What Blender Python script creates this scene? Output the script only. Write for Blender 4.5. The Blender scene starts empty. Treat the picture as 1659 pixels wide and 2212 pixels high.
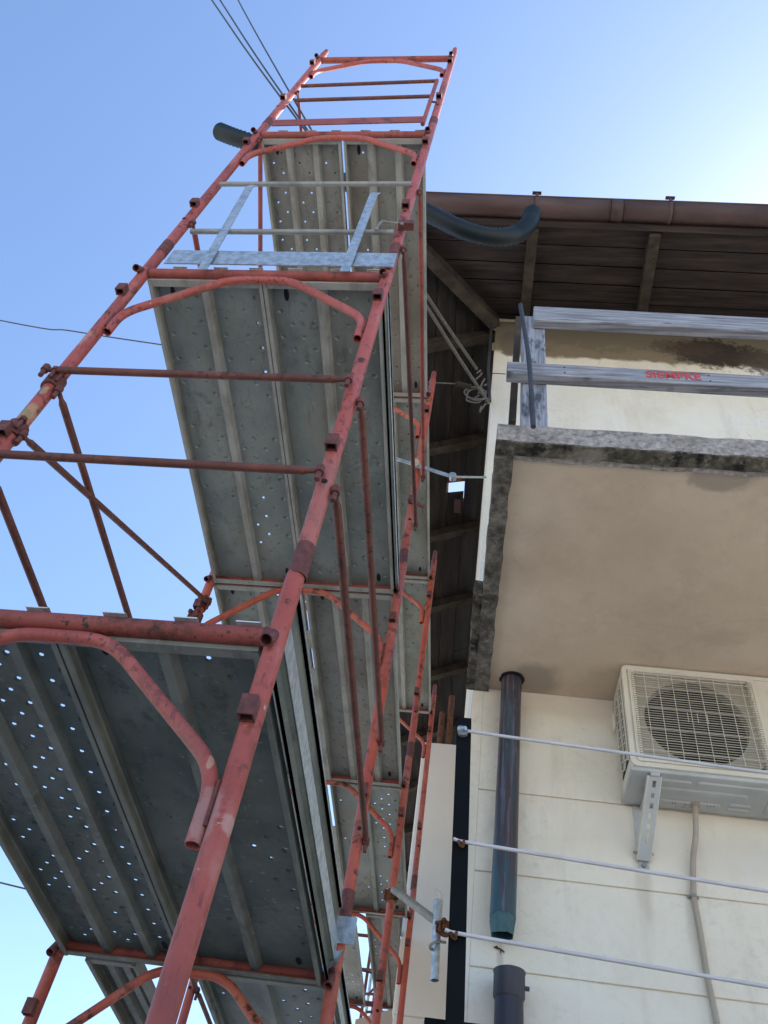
import bpy, bmesh, math, random
from mathutils import Vector, Matrix, noise
random.seed(7)
S = bpy.context.scene
COL = S.collection
R = math.radians
# ------------------------------------------------------------------ camera
CX, CY, CZ = 0.4839, -1.5068, -1.3622
FPX = 1882.6                      # focal length in units of a 1659 x 2212 picture
PPX, PPY = 827.2, 1104.0
ROT = Matrix(((0.99091657, 0.03851019, 0.12884606),
              (0.0508689, 0.77958709, -0.62422458),
              (-0.12448573, 0.62510874, 0.7705468)))   # rows: right, down, forward
cd = bpy.data.cameras.new('camera'); cam = bpy.data.objects.new('camera', cd); COL.objects.link(cam)
r_, d_, f_ = ROT[0], ROT[1], ROT[2]
cam.matrix_world = Matrix(((r_[0], -d_[0], -f_[0], CX), (r_[1], -d_[1], -f_[1], CY), (r_[2], -d_[2], -f_[2], CZ), (0, 0, 0, 1)))
cd.sensor_fit = 'VERTICAL'; cd.sensor_height = 32.0; cd.lens = 32.0 * FPX / 2212.0
cd.shift_x = (829.5 - PPX) / 2212.0; cd.shift_y = (PPY - 1106.0) / 2212.0
cd.clip_start = 0.05; cd.clip_end = 2000
S.camera = cam
# ------------------------------------------------------------------ light
SUN_EL, SUN_AZ = 44.0, 44.0
w = bpy.data.worlds.new('World'); S.world = w; w.use_nodes = True
wn = w.node_tree; bg = wn.nodes['Background']
sky = wn.nodes.new('ShaderNodeTexSky'); sky.sky_type = 'NISHITA'; sky.sun_disc = False
sky.sun_elevation = R(SUN_EL); sky.sun_rotation = R(SUN_AZ)
sky.air_density = 1.1; sky.dust_density = 1.1; sky.ozone_density = 4.4
wn.links.new(sky.outputs[0], bg.inputs[0]); bg.inputs[1].default_value = 0.15
sl = bpy.data.lights.new('sun', 'SUN'); sl.energy = 5.0; sl.angle = R(0.53); sl.color = (1.0, 0.95, 0.87)
so = bpy.data.objects.new('sun', sl); COL.objects.link(so)
sd = Vector((math.sin(R(SUN_AZ)) * math.cos(R(SUN_EL)), math.cos(R(SUN_AZ)) * math.cos(R(SUN_EL)), math.sin(R(SUN_EL))))
so.rotation_euler = sd.to_track_quat('Z', 'Y').to_euler(); so.location = sd * 50
S.view_settings.view_transform = 'Standard'; S.view_settings.look = 'None'
S.view_settings.gamma = 1.0; S.view_settings.exposure = 1.12
S.view_settings.use_curve_mapping = False
S.render.engine = 'CYCLES'
S.cycles.max_bounces = 8; S.cycles.diffuse_bounces = 5

# ------------------------------------------------------------------ helpers
CAM = Vector((CX, CY, CZ))
def ray(px, py):
    a, b = (px - PPX) / FPX, (py - PPY) / FPX
    return Vector([r_[i] * a + d_[i] * b + f_[i] for i in range(3)])
def at(px, py, X=None, Y=None, Z=None):
    """world point where the sight line of a photo pixel meets one real plane"""
    r = ray(px, py)
    if Y is not None: t = (Y - CY) / r[1]
    elif X is not None: t = (X - CX) / r[0]
    else: t = (Z - CZ) / r[2]
    return CAM + r * t
YAW = R(1.8)
HM = Matrix.Translation((0.43, 2.15, 0)) @ Matrix.Rotation(YAW, 4, 'Z')   # the house's own axes: x along the front wall, -y out of it
HI = HM.inverted()
def hat(px, py, y):
    o = HI @ CAM; r = HI.to_3x3() @ ray(px, py)
    return o + r * ((y - o[1]) / r[1])

def thing(name, label, cat, loc=(0, 0, 0), group=None, mat=None):
    o = bpy.data.objects.new(name, None); COL.objects.link(o)
    o.empty_display_size = .1
    if mat is not None: o.matrix_world = mat
    else: o.location = loc
    o['label'] = label; o['category'] = cat
    if group: o['group'] = group
    return o
def tag(o, label, cat, group=None):
    o['label'] = label; o['category'] = cat
    if group: o['group'] = group
    return o
def link(name, me, parent=None, loc=None):
    o = bpy.data.objects.new(name, me); COL.objects.link(o)
    if parent: o.parent = parent
    if loc is not None: o.location = loc
    return o

class MB:
    def __init__(s): s.v = []; s.f = []; s.sm = []
    def add(s, vs, fs, smooth=False):
        b = len(s.v); s.v += [tuple(v) for v in vs]
        for f in fs: s.f.append(tuple(i + b for i in f)); s.sm.append(smooth)
        return s
    def box(s, a, b, m=None):
        x0, y0, z0 = a; x1, y1, z1 = b
        vs = [(x0,y0,z0),(x1,y0,z0),(x1,y1,z0),(x0,y1,z0),(x0,y0,z1),(x1,y0,z1),(x1,y1,z1),(x0,y1,z1)]
        if m: vs = [m @ Vector(v) for v in vs]
        return s.add(vs, [(0,3,2,1),(4,5,6,7),(0,1,5,4),(1,2,6,5),(2,3,7,6),(3,0,4,7)])
    def beam(s, p, q, wd, h, up=(0, 0, 1)):
        p, q = Vector(p), Vector(q); d = (q - p); L = d.length; d.normalize()
        u = Vector(up); x = d.cross(u).normalized(); u = x.cross(d).normalized()
        m = Matrix.Translation(p) @ Matrix((x, d, u)).transposed().to_4x4()
        return s.box((-wd/2, 0, -h/2), (wd/2, L, h/2), m)
    def path(s, pts, r, n=12, caps=True, hollow=0, radii=None):
        pts = [Vector(p) for p in pts]; N = len(pts)
        dirs = []
        for i in range(N):
            a = pts[max(i-1, 0)]; b = pts[min(i+1, N-1)]; dirs.append((b - a).normalized())
        ref = Vector((0, 0, 1)) if abs(dirs[0].z) < .9 else Vector((0, 1, 0))
        x = dirs[0].cross(ref).normalized()
        def rings(rr):
            vs = []; xx = x.copy()
            for i in range(N):
                d = dirs[i]; xx = (xx - d * xx.dot(d)).normalized(); y = d.cross(xx)
                rad = (radii[i] if radii else r) * rr / r
                for k in range(n):
                    t = 2 * math.pi * k / n
                    vs.append(pts[i] + (xx * math.cos(t) + y * math.sin(t)) * rad)
            return vs
        vs = rings(r)
        fs = [(i*n+k, i*n+(k+1) % n, (i+1)*n+(k+1) % n, (i+1)*n+k) for i in range(N-1) for k in range(n)]
        s.add(vs, fs, True)
        if hollow:
            vi = rings(r - hollow)
            s.add(vi, [f[::-1] for f in fs], True)
            for e in (0, N-1):
                o = vs[e*n:(e+1)*n]; q = vi[e*n:(e+1)*n]
                s.add(o + q, [(k, (k+1) % n, n+(k+1) % n, n+k) if e == 0 else (k, n+k, n+(k+1) % n, (k+1) % n) for k in range(n)])
        elif caps:
            s.add(vs[:n], [tuple(range(n))[::-1]]); s.add(vs[-n:], [tuple(range(n))])
        return s
    def mesh(s, name, mat=None, bevel=0):
        me = bpy.data.meshes.new(name); me.from_pydata(s.v, [], s.f)
        me.polygons.foreach_set('use_smooth', s.sm)
        if mat: me.materials.append(mat)
        me.validate(); me.update()
        return me
    def build(s, name, mat, parent=None, loc=None, bevel=0):
        o = link(name, s.mesh(name, mat), parent, loc)
        if bevel:
            m = o.modifiers.new('bevel', 'BEVEL'); m.width = bevel; m.segments = 2; m.limit_method = 'ANGLE'; m.angle_limit = R(40)
        return o
def bend(pts, rad, n=5):
    pts = [Vector(p) for p in pts]; out = [pts[0]]
    for i in range(1, len(pts)-1):
        a, b, c = pts[i-1], pts[i], pts[i+1]
        u = (a-b); v = (c-b); k = min(rad, u.length*.48, v.length*.48)
        p, q = b + u.normalized()*k, b + v.normalized()*k
        for j in range(n+1):
            t = j/n; out.append(p*(1-t)**2 + b*2*t*(1-t) + q*t*t)
    out.append(pts[-1]); return out
def spline(pts, n=8):
    P = [Vector(p) for p in pts]; P = [P[0]*2-P[1]] + P + [P[-1]*2-P[-2]]; out = []
    for i in range(1, len(P)-2):
        for j in range(n):
            t = j/n
            out.append(.5*((2*P[i]) + (P[i+1]-P[i-1])*t + (2*P[i-1]-5*P[i]+4*P[i+1]-P[i+2])*t*t + (3*P[i]-P[i-1]-3*P[i+1]+P[i+2])*t**3))
    out.append(P[-2]); return out
def dense(pts, step):
    out = [Vector(pts[0])]
    for a, b in zip(pts[:-1], pts[1:]):
        a, b = Vector(a), Vector(b); k = max(1, round((b-a).length/step))
        out += [a.lerp(b, j/k) for j in range(1, k+1)]
    return out
def rough_box(a, b, step, amp, seed=0, chip=0):
    """a box whose faces are a fine grid pushed in and out like broken concrete"""
    bm = bmesh.new()
    dims = [b[i]-a[i] for i in range(3)]
    mb = MB()
    for ax in range(3):
        o = [i for i in range(3) if i != ax]
        nu = max(1, round(dims[o[0]]/step)); nv = max(1, round(dims[o[1]]/step))
        for side in (0, 1):
            vs = []
            for i in range(nu+1):
                for j in range(nv+1):
                    p = [0, 0, 0]; p[ax] = (a, b)[side][ax]
                    p[o[0]] = a[o[0]] + dims[o[0]]*i/nu; p[o[1]] = a[o[1]] + dims[o[1]]*j/nv
                    p = Vector(p)
                    q = p*14 + Vector((seed, seed*2, 0))
                    nvc = Vector((noise.noise(q), noise.noise(q+Vector((9,9,9))), noise.noise(q+Vector((5,1,7)))))
                    c = noise.noise(p*5+Vector((seed,3,3)))
                    s = amp*(1 + (chip*max(0, c-.15) if chip else 0))
                    cen = Vector([(a[k]+b[k])/2 for k in range(3)])
                    inward = (cen-p)
                    for k in range(3): inward[k] = math.copysign(1, inward[k]) if min(abs(p[k]-a[k]), abs(p[k]-b[k])) < 1e-6 else 0
                    p = p + nvc*s + inward*max(0, c-.1)*amp*chip
                    vs.append(p)
            fs = []
            for i in range(nu):
                for j in range(nv):
                    q = (i*(nv+1)+j, (i+1)*(nv+1)+j, (i+1)*(nv+1)+j+1, i*(nv+1)+j+1)
                    fl = (side == 1) != (ax == 1)
                    fs.append(q if fl else q[::-1])
            mb.add(vs, fs, True)
    return mb

# ------------------------------------------------------------------ materials
def nmat(name, cols, scale=8, stretch=(1, 1, 1), rough=.6, metal=0, bump=0, bscale=60, layers=(), detail=6, spec=.4, objc=False, bstretch=None, rvar=.15):
    m = bpy.data.materials.new(name); m.use_nodes = True; nt = m.node_tree; N = nt.nodes; L = nt.links
    b = N['Principled BSDF']; b.inputs['Roughness'].default_value = rough; b.inputs['Metallic'].default_value = metal
    b.inputs['Specular IOR Level'].default_value = spec
    if objc: src = N.new('ShaderNodeTexCoord').outputs['Object']
    else: src = N.new('ShaderNodeNewGeometry').outputs['Position']
    def nz(sc, st=(1, 1, 1), off=0, dt=detail, ro=.6):
        mp = N.new('ShaderNodeMapping'); mp.inputs['Scale'].default_value = st; mp.inputs['Location'].default_value = (off, off*.7, off*1.3)
        L.new(src, mp.inputs[0])
        t = N.new('ShaderNodeTexNoise'); t.inputs['Scale'].default_value = sc; t.inputs['Detail'].default_value = dt; t.inputs['Roughness'].default_value = ro
        L.new(mp.outputs[0], t.inputs['Vector']); return t.outputs['Fac']
    f = nz(scale, stretch)
    rp = N.new('ShaderNodeValToRGB'); el = rp.color_ramp.elements
    while len(el) > 1: el.remove(el[-1])
    el[0].position = cols[0][0]; el[0].color = (*cols[0][1], 1)
    for p, c in cols[1:]:
        e = el.new(p); e.color = (*c, 1)
    L.new(f, rp.inputs[0]); out = rp.outputs[0]
    k = 3.1
    for ly in layers:   # (colour, scale, low, high, stretch)
        g = nz(ly[1], ly[4] if len(ly) > 4 else (1, 1, 1), k, 8, .65); k += 4.7
        mr = N.new('ShaderNodeMapRange'); mr.inputs[1].default_value = ly[2]; mr.inputs[2].default_value = ly[3]
        mr.inputs[4].default_value = ly[5] if len(ly) > 5 else 1
        L.new(g, mr.inputs[0]); fac = mr.outputs[0]
        if ly[1] >= 14:   # small marks come in patches, not evenly
            pr_ = N.new('ShaderNodeMapRange'); pr_.inputs[1].default_value = .42; pr_.inputs[2].default_value = .60
            L.new(nz(2.3, (1, 1, 1), k*1.7, 3), pr_.inputs[0])
            mm = N.new('ShaderNodeMath'); mm.operation = 'MULTIPLY'; L.new(fac, mm.inputs[0]); L.new(pr_.outputs[0], mm.inputs[1]); fac = mm.outputs[0]
        mx = N.new('ShaderNodeMix'); mx.data_type = 'RGBA'; L.new(fac, mx.inputs[0]); L.new(out, mx.inputs[6]); mx.inputs[7].default_value = (*ly[0], 1)
        out = mx.outputs[2]
    L.new(out, b.inputs['Base Color'])
    if rvar:
        mr = N.new('ShaderNodeMapRange'); mr.inputs[3].default_value = max(.05, rough-rvar); mr.inputs[4].default_value = min(1, rough+rvar)
        L.new(nz(scale*2.3, stretch, 20), mr.inputs[0]); L.new(mr.outputs[0], b.inputs['Roughness'])
    if bump:
        bp = N.new('ShaderNodeBump'); bp.inputs['Strength'].default_value = bump; bp.inputs['Distance'].default_value = .004
        L.new(nz(bscale, bstretch or stretch, 11, 8), bp.inputs['Height']); L.new(bp.outputs[0], b.inputs['Normal'])
    m['src'] = 0
    return m
def mixmask(m, mask_fn, colour):
    """lays one more colour over a material's base with a mask built by mask_fn(nodes, links, position)"""
    nt = m.node_tree; N = nt.nodes; L = nt.links; b = N['Principled BSDF']
    cur = b.inputs['Base Color'].links[0].from_socket
    pos = N.new('ShaderNodeNewGeometry').outputs['Position']
    fac = mask_fn(N, L, pos)
    mx = N.new('ShaderNodeMix'); mx.data_type = 'RGBA'; L.new(fac, mx.inputs[0]); L.new(cur, mx.inputs[6]); mx.inputs[7].default_value = (*colour, 1)
    L.new(mx.outputs[2], b.inputs['Base Color'])
def crack_mask(scale, width, seed=0, strength=.6, patch=.52):
    def fn(N, L, pos):
        t = N.new('ShaderNodeTexNoise'); t.inputs['Scale'].default_value = scale*2.5; t.inputs['Detail'].default_value = 4; L.new(pos, t.inputs['Vector'])
        va = N.new('ShaderNodeVectorMath'); va.operation = 'MULTIPLY_ADD'; L.new(t.outputs['Color'], va.inputs[0]); va.inputs[1].default_value = (.35/scale*2, )*3; L.new(pos, va.inputs[2])
        v = N.new('ShaderNodeTexVoronoi'); v.feature = 'DISTANCE_TO_EDGE'; v.inputs['Scale'].default_value = scale; L.new(va.outputs[0], v.inputs['Vector'])
        mr = N.new('ShaderNodeMapRange'); mr.inputs[1].default_value = 0; mr.inputs[2].default_value = width; mr.inputs[3].default_value = strength; mr.inputs[4].default_value = 0
        L.new(v.outputs['Distance'], mr.inputs[0])
        n2 = N.new('ShaderNodeTexNoise'); n2.inputs['Scale'].default_value = .9; m2 = N.new('ShaderNodeMapping'); m2.inputs['Location'].default_value = (seed, seed, seed); L.new(pos, m2.inputs[0]); L.new(m2.outputs[0], n2.inputs['Vector'])
        m3 = N.new('ShaderNodeMapRange'); m3.inputs[1].default_value = patch; m3.inputs[2].default_value = patch + .08; L.new(n2.outputs['Fac'], m3.inputs[0])
        mm = N.new('ShaderNodeMath'); mm.operation = 'MULTIPLY'; L.new(mr.outputs[0], mm.inputs[0]); L.new(m3.outputs[0], mm.inputs[1]); return mm.outputs[0]
    return fn
def band_mask(axis, a, b, nscale, namp, seed=0, strength=1.0):
    """1 beyond b, 0 before a along one axis, edge made ragged by noise"""
    def fn(N, L, pos):
        sp = N.new('ShaderNodeSeparateXYZ'); L.new(pos, sp.inputs[0])
        t = N.new('ShaderNodeTexNoise'); t.inputs['Scale'].default_value = nscale; t.inputs['Detail'].default_value = 6
        mp = N.new('ShaderNodeMapping'); mp.inputs['Location'].default_value = (seed, seed, seed); L.new(pos, mp.inputs[0]); L.new(mp.outputs[0], t.inputs['Vector'])
        ma = N.new('ShaderNodeMath'); ma.operation = 'MULTIPLY_ADD'; L.new(t.outputs['Fac'], ma.inputs[0]); ma.inputs[1].default_value = namp; L.new(sp.outputs[axis], ma.inputs[2])
        mr = N.new('ShaderNodeMapRange'); mr.interpolation_type = 'SMOOTHSTEP'
        mr.inputs[1].default_value = a + namp*.5; mr.inputs[2].default_value = b + namp*.5; mr.inputs[4].default_value = strength
        L.new(ma.outputs[0], mr.inputs[0]); return mr.outputs[0]
    return fn
def blob_mask(c, rad, nscale, namp, soft=.3, squash=(1, 1, 1), strength=1.0, seed=0):
    def fn(N, L, pos):
        mp = N.new('ShaderNodeMapping'); mp.vector_type = 'POINT'
        mp.inputs['Location'].default_value = [-c[i]/squash[i]/rad for i in range(3)]; mp.inputs['Scale'].default_value = [1/squash[i]/rad for i in range(3)]
        L.new(pos, mp.inputs[0])
        ln = N.new('ShaderNodeVectorMath'); ln.operation = 'LENGTH'; L.new(mp.outputs[0], ln.inputs[0])
        t = N.new('ShaderNodeTexNoise'); t.inputs['Scale'].default_value = nscale; t.inputs['Detail'].default_value = 8; t.inputs['Roughness'].default_value = .7
        m2 = N.new('ShaderNodeMapping'); m2.inputs['Location'].default_value = (seed, seed, seed); L.new(pos, m2.inputs[0]); L.new(m2.outputs[0], t.inputs['Vector'])
        ma = N.new('ShaderNodeMath'); ma.operation = 'MULTIPLY_ADD'; L.new(t.outputs['Fac'], ma.inputs[0]); ma.inputs[1].default_value = namp; L.new(ln.outputs['Value'], ma.inputs[2])
        mr = N.new('ShaderNodeMapRange'); mr.interpolation_type = 'SMOOTHSTEP'
        mr.inputs[1].default_value = 1 + namp*.5 - soft; mr.inputs[2].default_value = 1 + namp*.5 + soft
        mr.inputs[3].default_value = strength; mr.inputs[4].default_value = 0
        L.new(ma.outputs[0], mr.inputs[0]); return mr.outputs[0]
    return fn

M = {}
RUST = (.075, .028, .016)
M['red'] = nmat('red_paint', [(.3, (.32, .060, .042)), (.5, (.41, .085, .062)), (.7, (.45, .125, .095))], 3, rough=.5, bump=.25, bscale=180,
    layers=[((.48, .21, .17), 9, .58, .70, (1, 1, .4), .5), ((.20, .05, .042), 5, .52, .66, (1, 1, .5), .7), ((.24, .06, .045), 30, .54, .60, (1, 1, .4), .7), (RUST, 26, .55, .60), ((.05, .028, .024), 90, .56, .60, (1, 1, .25), .9), ((.55, .50, .44), 40, .65, .68, (1, 1, 1), .8), ((.62, .50, .36), 2.6, .70, .715, (1, 1, 1), .8)])
def at0(px, py): return at(px, py, Y=-.02)
for (bx, by, br, bsq, bst, bc) in ((445, 1755, .045, (.6, 1, 1.3), .5, (.46, .28, .24)), (500, 1775, .03, (.6, 1, .8), .6, (.54, .33, .27)), (455, 1640, .022, (.3, 1, .8), .6, (.56, .36, .22)), (60, 890, .04, (.6, 1, 1.2), .6, (.48, .34, .16)), (95, 845, .02, (.5, 1, 1.2), .6, (.46, .33, .17)), (640, 1200, .05, (.8, 1, 1.3), .6, (.16, .07, .05)), (700, 1090, .16, (.3, 1, 1.4), .5, (.46, .17, .13)), (175, 730, .05, (.6, 1, 1.6), .5, (.50, .34, .24))):
    mixmask(M['red'], blob_mask(at0(bx, by), br, 30, 2.0, .2, bsq, bst, bx), bc)
M['red_far'] = nmat('orange_red_paint', [(.3, (.34, .055, .030)), (.5, (.45, .085, .048)), (.7, (.50, .14, .085))], 2.2, rough=.5, bump=.25, bscale=180,
    layers=[((.46, .16, .13), 4, .50, .66, (1, 1, .3), .6), ((.20, .055, .045), 5, .52, .66, (1, 1, .4), .8), (RUST, 24, .52, .60), ((.55, .44, .30), 9, .70, .73)])
M['red2'] = nmat('worn_red_paint', [(.3, (.20, .042, .032)), (.55, (.31, .07, .05)), (.75, (.36, .11, .08))], 5, rough=.6, bump=.35, bscale=200,
    layers=[(RUST, 14, .50, .62), ((.05, .025, .02), 60, .58, .64)])
M['rail'] = nmat('rusty_red_brown_paint', [(.3, (.10, .035, .025)), (.6, (.17, .055, .038)), (.8, (.22, .09, .06))], 9, rough=.65, bump=.4, bscale=220,
    layers=[((.05, .022, .015), 40, .52, .62), ((.30, .20, .14), 60, .66, .70)])
M['rust'] = nmat('rusted_iron', [(.3, (.06, .022, .012)), (.6, (.16, .06, .025)), (.8, (.24, .10, .04))], 30, rough=.9, bump=.8, bscale=150)
M['lug'] = nmat('rusted_red_lug', [(.3, (.09, .03, .026)), (.6, (.17, .055, .045)), (.8, (.22, .08, .07))], 40, rough=.7, bump=.5, bscale=200)
G1 = [(.3, (.175, .195, .175)), (.5, (.25, .27, .24)), (.7, (.31, .32, .28))]
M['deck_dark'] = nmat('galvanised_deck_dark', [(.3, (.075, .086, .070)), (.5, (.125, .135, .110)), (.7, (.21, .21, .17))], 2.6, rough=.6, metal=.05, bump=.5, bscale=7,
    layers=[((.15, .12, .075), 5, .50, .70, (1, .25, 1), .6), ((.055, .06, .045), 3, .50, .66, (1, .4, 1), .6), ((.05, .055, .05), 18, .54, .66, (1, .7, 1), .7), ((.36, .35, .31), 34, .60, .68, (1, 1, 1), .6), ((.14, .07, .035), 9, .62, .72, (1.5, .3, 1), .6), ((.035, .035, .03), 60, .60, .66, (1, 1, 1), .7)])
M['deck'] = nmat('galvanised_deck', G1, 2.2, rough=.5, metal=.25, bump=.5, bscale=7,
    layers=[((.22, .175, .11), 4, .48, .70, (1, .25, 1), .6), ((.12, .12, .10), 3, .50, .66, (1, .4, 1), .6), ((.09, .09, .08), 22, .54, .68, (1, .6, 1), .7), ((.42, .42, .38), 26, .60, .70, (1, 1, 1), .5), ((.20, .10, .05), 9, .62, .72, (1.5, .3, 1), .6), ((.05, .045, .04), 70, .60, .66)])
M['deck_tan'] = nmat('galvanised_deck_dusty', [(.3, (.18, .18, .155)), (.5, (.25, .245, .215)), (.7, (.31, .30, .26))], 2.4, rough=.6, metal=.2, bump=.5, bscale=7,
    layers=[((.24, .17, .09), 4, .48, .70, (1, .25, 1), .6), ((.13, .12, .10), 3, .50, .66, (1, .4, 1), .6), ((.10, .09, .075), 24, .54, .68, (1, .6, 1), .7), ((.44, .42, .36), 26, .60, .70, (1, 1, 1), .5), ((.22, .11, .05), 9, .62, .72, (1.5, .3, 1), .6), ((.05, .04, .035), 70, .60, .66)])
M['rib'] = M['deck_tan']
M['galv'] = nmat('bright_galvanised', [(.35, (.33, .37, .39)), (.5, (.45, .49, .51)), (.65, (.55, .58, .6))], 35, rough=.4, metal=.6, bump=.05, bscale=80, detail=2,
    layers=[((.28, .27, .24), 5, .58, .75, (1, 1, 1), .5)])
M['zinc'] = nmat('clean_zinc_hook', [(.35, (.62, .62, .60)), (.65, (.74, .74, .72))], 20, rough=.5, metal=.1, layers=[((.35, .32, .27), 9, .58, .7)])
M['galv_dull'] = nmat('dull_galvanised', [(.35, (.22, .21, .19)), (.6, (.33, .32, .29))], 12, rough=.6, metal=.3, bump=.2, bscale=120, layers=[((.16, .10, .05), 10, .6, .72)])
M['dark'] = nmat('dark_hollow', [(.4, (.012, .010, .010)), (.6, (.02, .016, .015))], 10, rough=.9)
M['wall'] = nmat('cream_plaster', [(.3, (.74, .66, .54)), (.5, (.82, .74, .60)), (.7, (.85, .79, .67))], 1.1, rough=.85, bump=.6, bscale=24,
    layers=[((.60, .49, .35), 1.7, .52, .75, (1, 1, .7), .5), ((.80, .80, .77), 2.3, .52, .72, (1, 1, 1), .55), ((.50, .42, .31), 7, .55, .80, (1, 1, .16), .45), ((.62, .54, .42), 28, .50, .70, (1, 1, 1), .5), ((.30, .24, .18), 75, .66, .69, (1, 1, 1), .7)])
for (bx, by, br, bsq, bst, bc) in ((1390, 1900, .07, (.5, 1, 2.6), .35, (.42, .33, .24)), (1600, 1850, .16, (1.5, 1, .7), .25, (.50, .42, .32)), (1240, 1530, .20, (2.2, 1, .4), .35, (.60, .45, .30)), (1090, 1560, .10, (1.4, 1, 1.5), .3, (.50, .38, .27)), (1080, 2070, .03, (.5, 1, 2.4), .5, (.40, .32, .24)), (1500, 2000, .05, (.5, 1, 3), .3, (.52, .44, .33))):
    mixmask(M['wall'], blob_mask(at(bx, by, Y=2.17), br, 9, 1.0, .5, bsq, bst, bx), bc)
mixmask(M['wall'], crack_mask(1.6, .008, 2, .5), (.40, .33, .25))
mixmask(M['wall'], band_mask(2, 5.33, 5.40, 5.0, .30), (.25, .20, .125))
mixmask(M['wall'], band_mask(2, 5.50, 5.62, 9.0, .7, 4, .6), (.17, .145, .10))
pz = at(1545, 755, Y=2.17); mixmask(M['wall'], blob_mask(pz, .30, 15, 2.0, .22, (1.15, 1, .8), .93), (.035, .026, .021))
pz = at(1650, 770, Y=2.17); mixmask(M['wall'], blob_mask(pz, .20, 18, 2.2, .25, (1, 1, 1.1), .85, 3), (.07, .055, .042))
pz = at(1480, 745, Y=2.17); mixmask(M['wall'], blob_mask(pz, .20, 20, 2.4, .3, (1.4, 1, .7), .7, 8), (.09, .06, .04))
pz = at(1100, 745, Y=2.17); mixmask(M['wall'], blob_mask(pz, .16, 14, 1.3, .15, (.5, 1, 1.4), .7, 5), (.15, .12, .09))
M['annex'] = nmat('pale_plaster', [(.3, (.74, .67, .58)), (.6, (.80, .735, .65)), (.8, (.82, .78, .72))], 1.0, rough=.85, bump=.2, bscale=40, layers=[((.40, .33, .26), 40, .71, .74, (1, 1, 1), .7)])
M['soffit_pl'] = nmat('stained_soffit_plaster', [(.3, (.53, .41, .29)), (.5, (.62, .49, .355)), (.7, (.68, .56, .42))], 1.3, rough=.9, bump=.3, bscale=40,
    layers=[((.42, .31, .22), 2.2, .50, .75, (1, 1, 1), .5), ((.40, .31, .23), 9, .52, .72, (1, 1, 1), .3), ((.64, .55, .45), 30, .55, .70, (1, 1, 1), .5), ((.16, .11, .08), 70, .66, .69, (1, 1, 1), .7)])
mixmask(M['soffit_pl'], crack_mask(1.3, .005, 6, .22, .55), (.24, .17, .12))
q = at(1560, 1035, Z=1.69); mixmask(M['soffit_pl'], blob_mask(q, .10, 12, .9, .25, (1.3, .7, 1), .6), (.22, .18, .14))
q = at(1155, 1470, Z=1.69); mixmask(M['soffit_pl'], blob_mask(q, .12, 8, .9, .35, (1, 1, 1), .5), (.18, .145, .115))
M['conc'] = nmat('mossy_concrete', [(.3, (.19, .165, .14)), (.48, (.33, .285, .25)), (.7, (.50, .44, .39))], 38, rough=.95, bump=1.0, bscale=70,
    layers=[((.10, .095, .06), 7, .50, .70, (1, 1, 1), .7), ((.035, .032, .026), 34, .54, .62, (1, 1, 1), .8), ((.03, .03, .022), 12, .60, .70, (1, 1, 1), .7)])
M['moss'] = nmat('black_mossy_concrete', [(.3, (.035, .031, .022)), (.5, (.095, .082, .060)), (.7, (.23, .20, .15))], 26, rough=.95, bump=1.0, bscale=60,
    layers=[((.012, .011, .009), 9, .50, .60), ((.26, .225, .18), 30, .56, .68), ((.30, .26, .21), 5, .56, .70, (1, 1, 1), .7)])
M['edge'] = nmat('grey_brown_slab_edge', [(.3, (.075, .066, .052)), (.5, (.15, .132, .108)), (.7, (.25, .22, .185))], 30, rough=.95, bump=1.0, bscale=60,
    layers=[((.022, .021, .014), 6, .46, .62, (1, 1, 1), .85), ((.30, .27, .23), 34, .56, .68), ((.016, .015, .012), 40, .56, .64)])
M['greywood'] = nmat('weathered_grey_wood', [(.25, (.085, .083, .09)), (.45, (.23, .23, .25)), (.7, (.42, .42, .44))], 22, (.12, 3.5, 3.5), rough=.9, bump=.7, bscale=45,
    layers=[((.045, .042, .04), 6, .55, .66, (.4, 2.5, 2.5), .8), ((.55, .55, .56), 13, .56, .68, (.12, 4, 4), .6), ((.16, .14, .12), 4, .5, .7, (1, 1, 1), .5)])
def knots(N, L, pos):
    mp = N.new('ShaderNodeMapping'); mp.inputs['Scale'].default_value = (2.2, 2.2, 7); L.new(pos, mp.inputs[0])
    v = N.new('ShaderNodeTexVoronoi'); v.inputs['Scale'].default_value = 1.6; L.new(mp.outputs[0], v.inputs['Vector'])
    mr = N.new('ShaderNodeMapRange'); mr.inputs[1].default_value = .05; mr.inputs[2].default_value = .13; mr.inputs[3].default_value = .85; mr.inputs[4].default_value = 0
    L.new(v.outputs['Distance'], mr.inputs[0]); return mr.outputs[0]
mixmask(M['greywood'], knots, (.035, .03, .028))
M['greywood_v'] = nmat('weathered_grey_post', [(.25, (.085, .087, .10)), (.45, (.24, .25, .29)), (.7, (.44, .45, .49))], 22, (3.5, 3.5, .15), rough=.9, bump=.7, bscale=45,
    layers=[((.05, .055, .065), 6, .52, .60, (2, 2, .6), .9)])
M['woodx'] = nmat('dark_soffit_board', [(.3, (.014, .009, .008)), (.5, (.032, .021, .018)), (.75, (.065, .043, .034))], 5, (.35, 3, 3), rough=.85, bump=.5, bscale=25,
    layers=[((.10, .075, .045), 3, .62, .74, (.35, 3, 3), .5), ((.012, .010, .010), 6, .52, .66, (.3, 2, 2), .8), ((.07, .055, .045), 13, .55, .65, (.1, 5, 5), .5), ((.30, .29, .25), 60, .73, .75, (1, 1, 1), .7)])
M['woody'] = nmat('dark_side_soffit_board', [(.3, (.012, .009, .008)), (.5, (.024, .018, .015)), (.75, (.05, .038, .030))], 5, (3, .35, 3), rough=.85, bump=.5, bscale=25,
    layers=[((.07, .055, .04), 3, .66, .74, (3, .35, 3), .5), ((.012, .010, .010), 6, .55, .68, (2, .3, 2), .8)])
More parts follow.
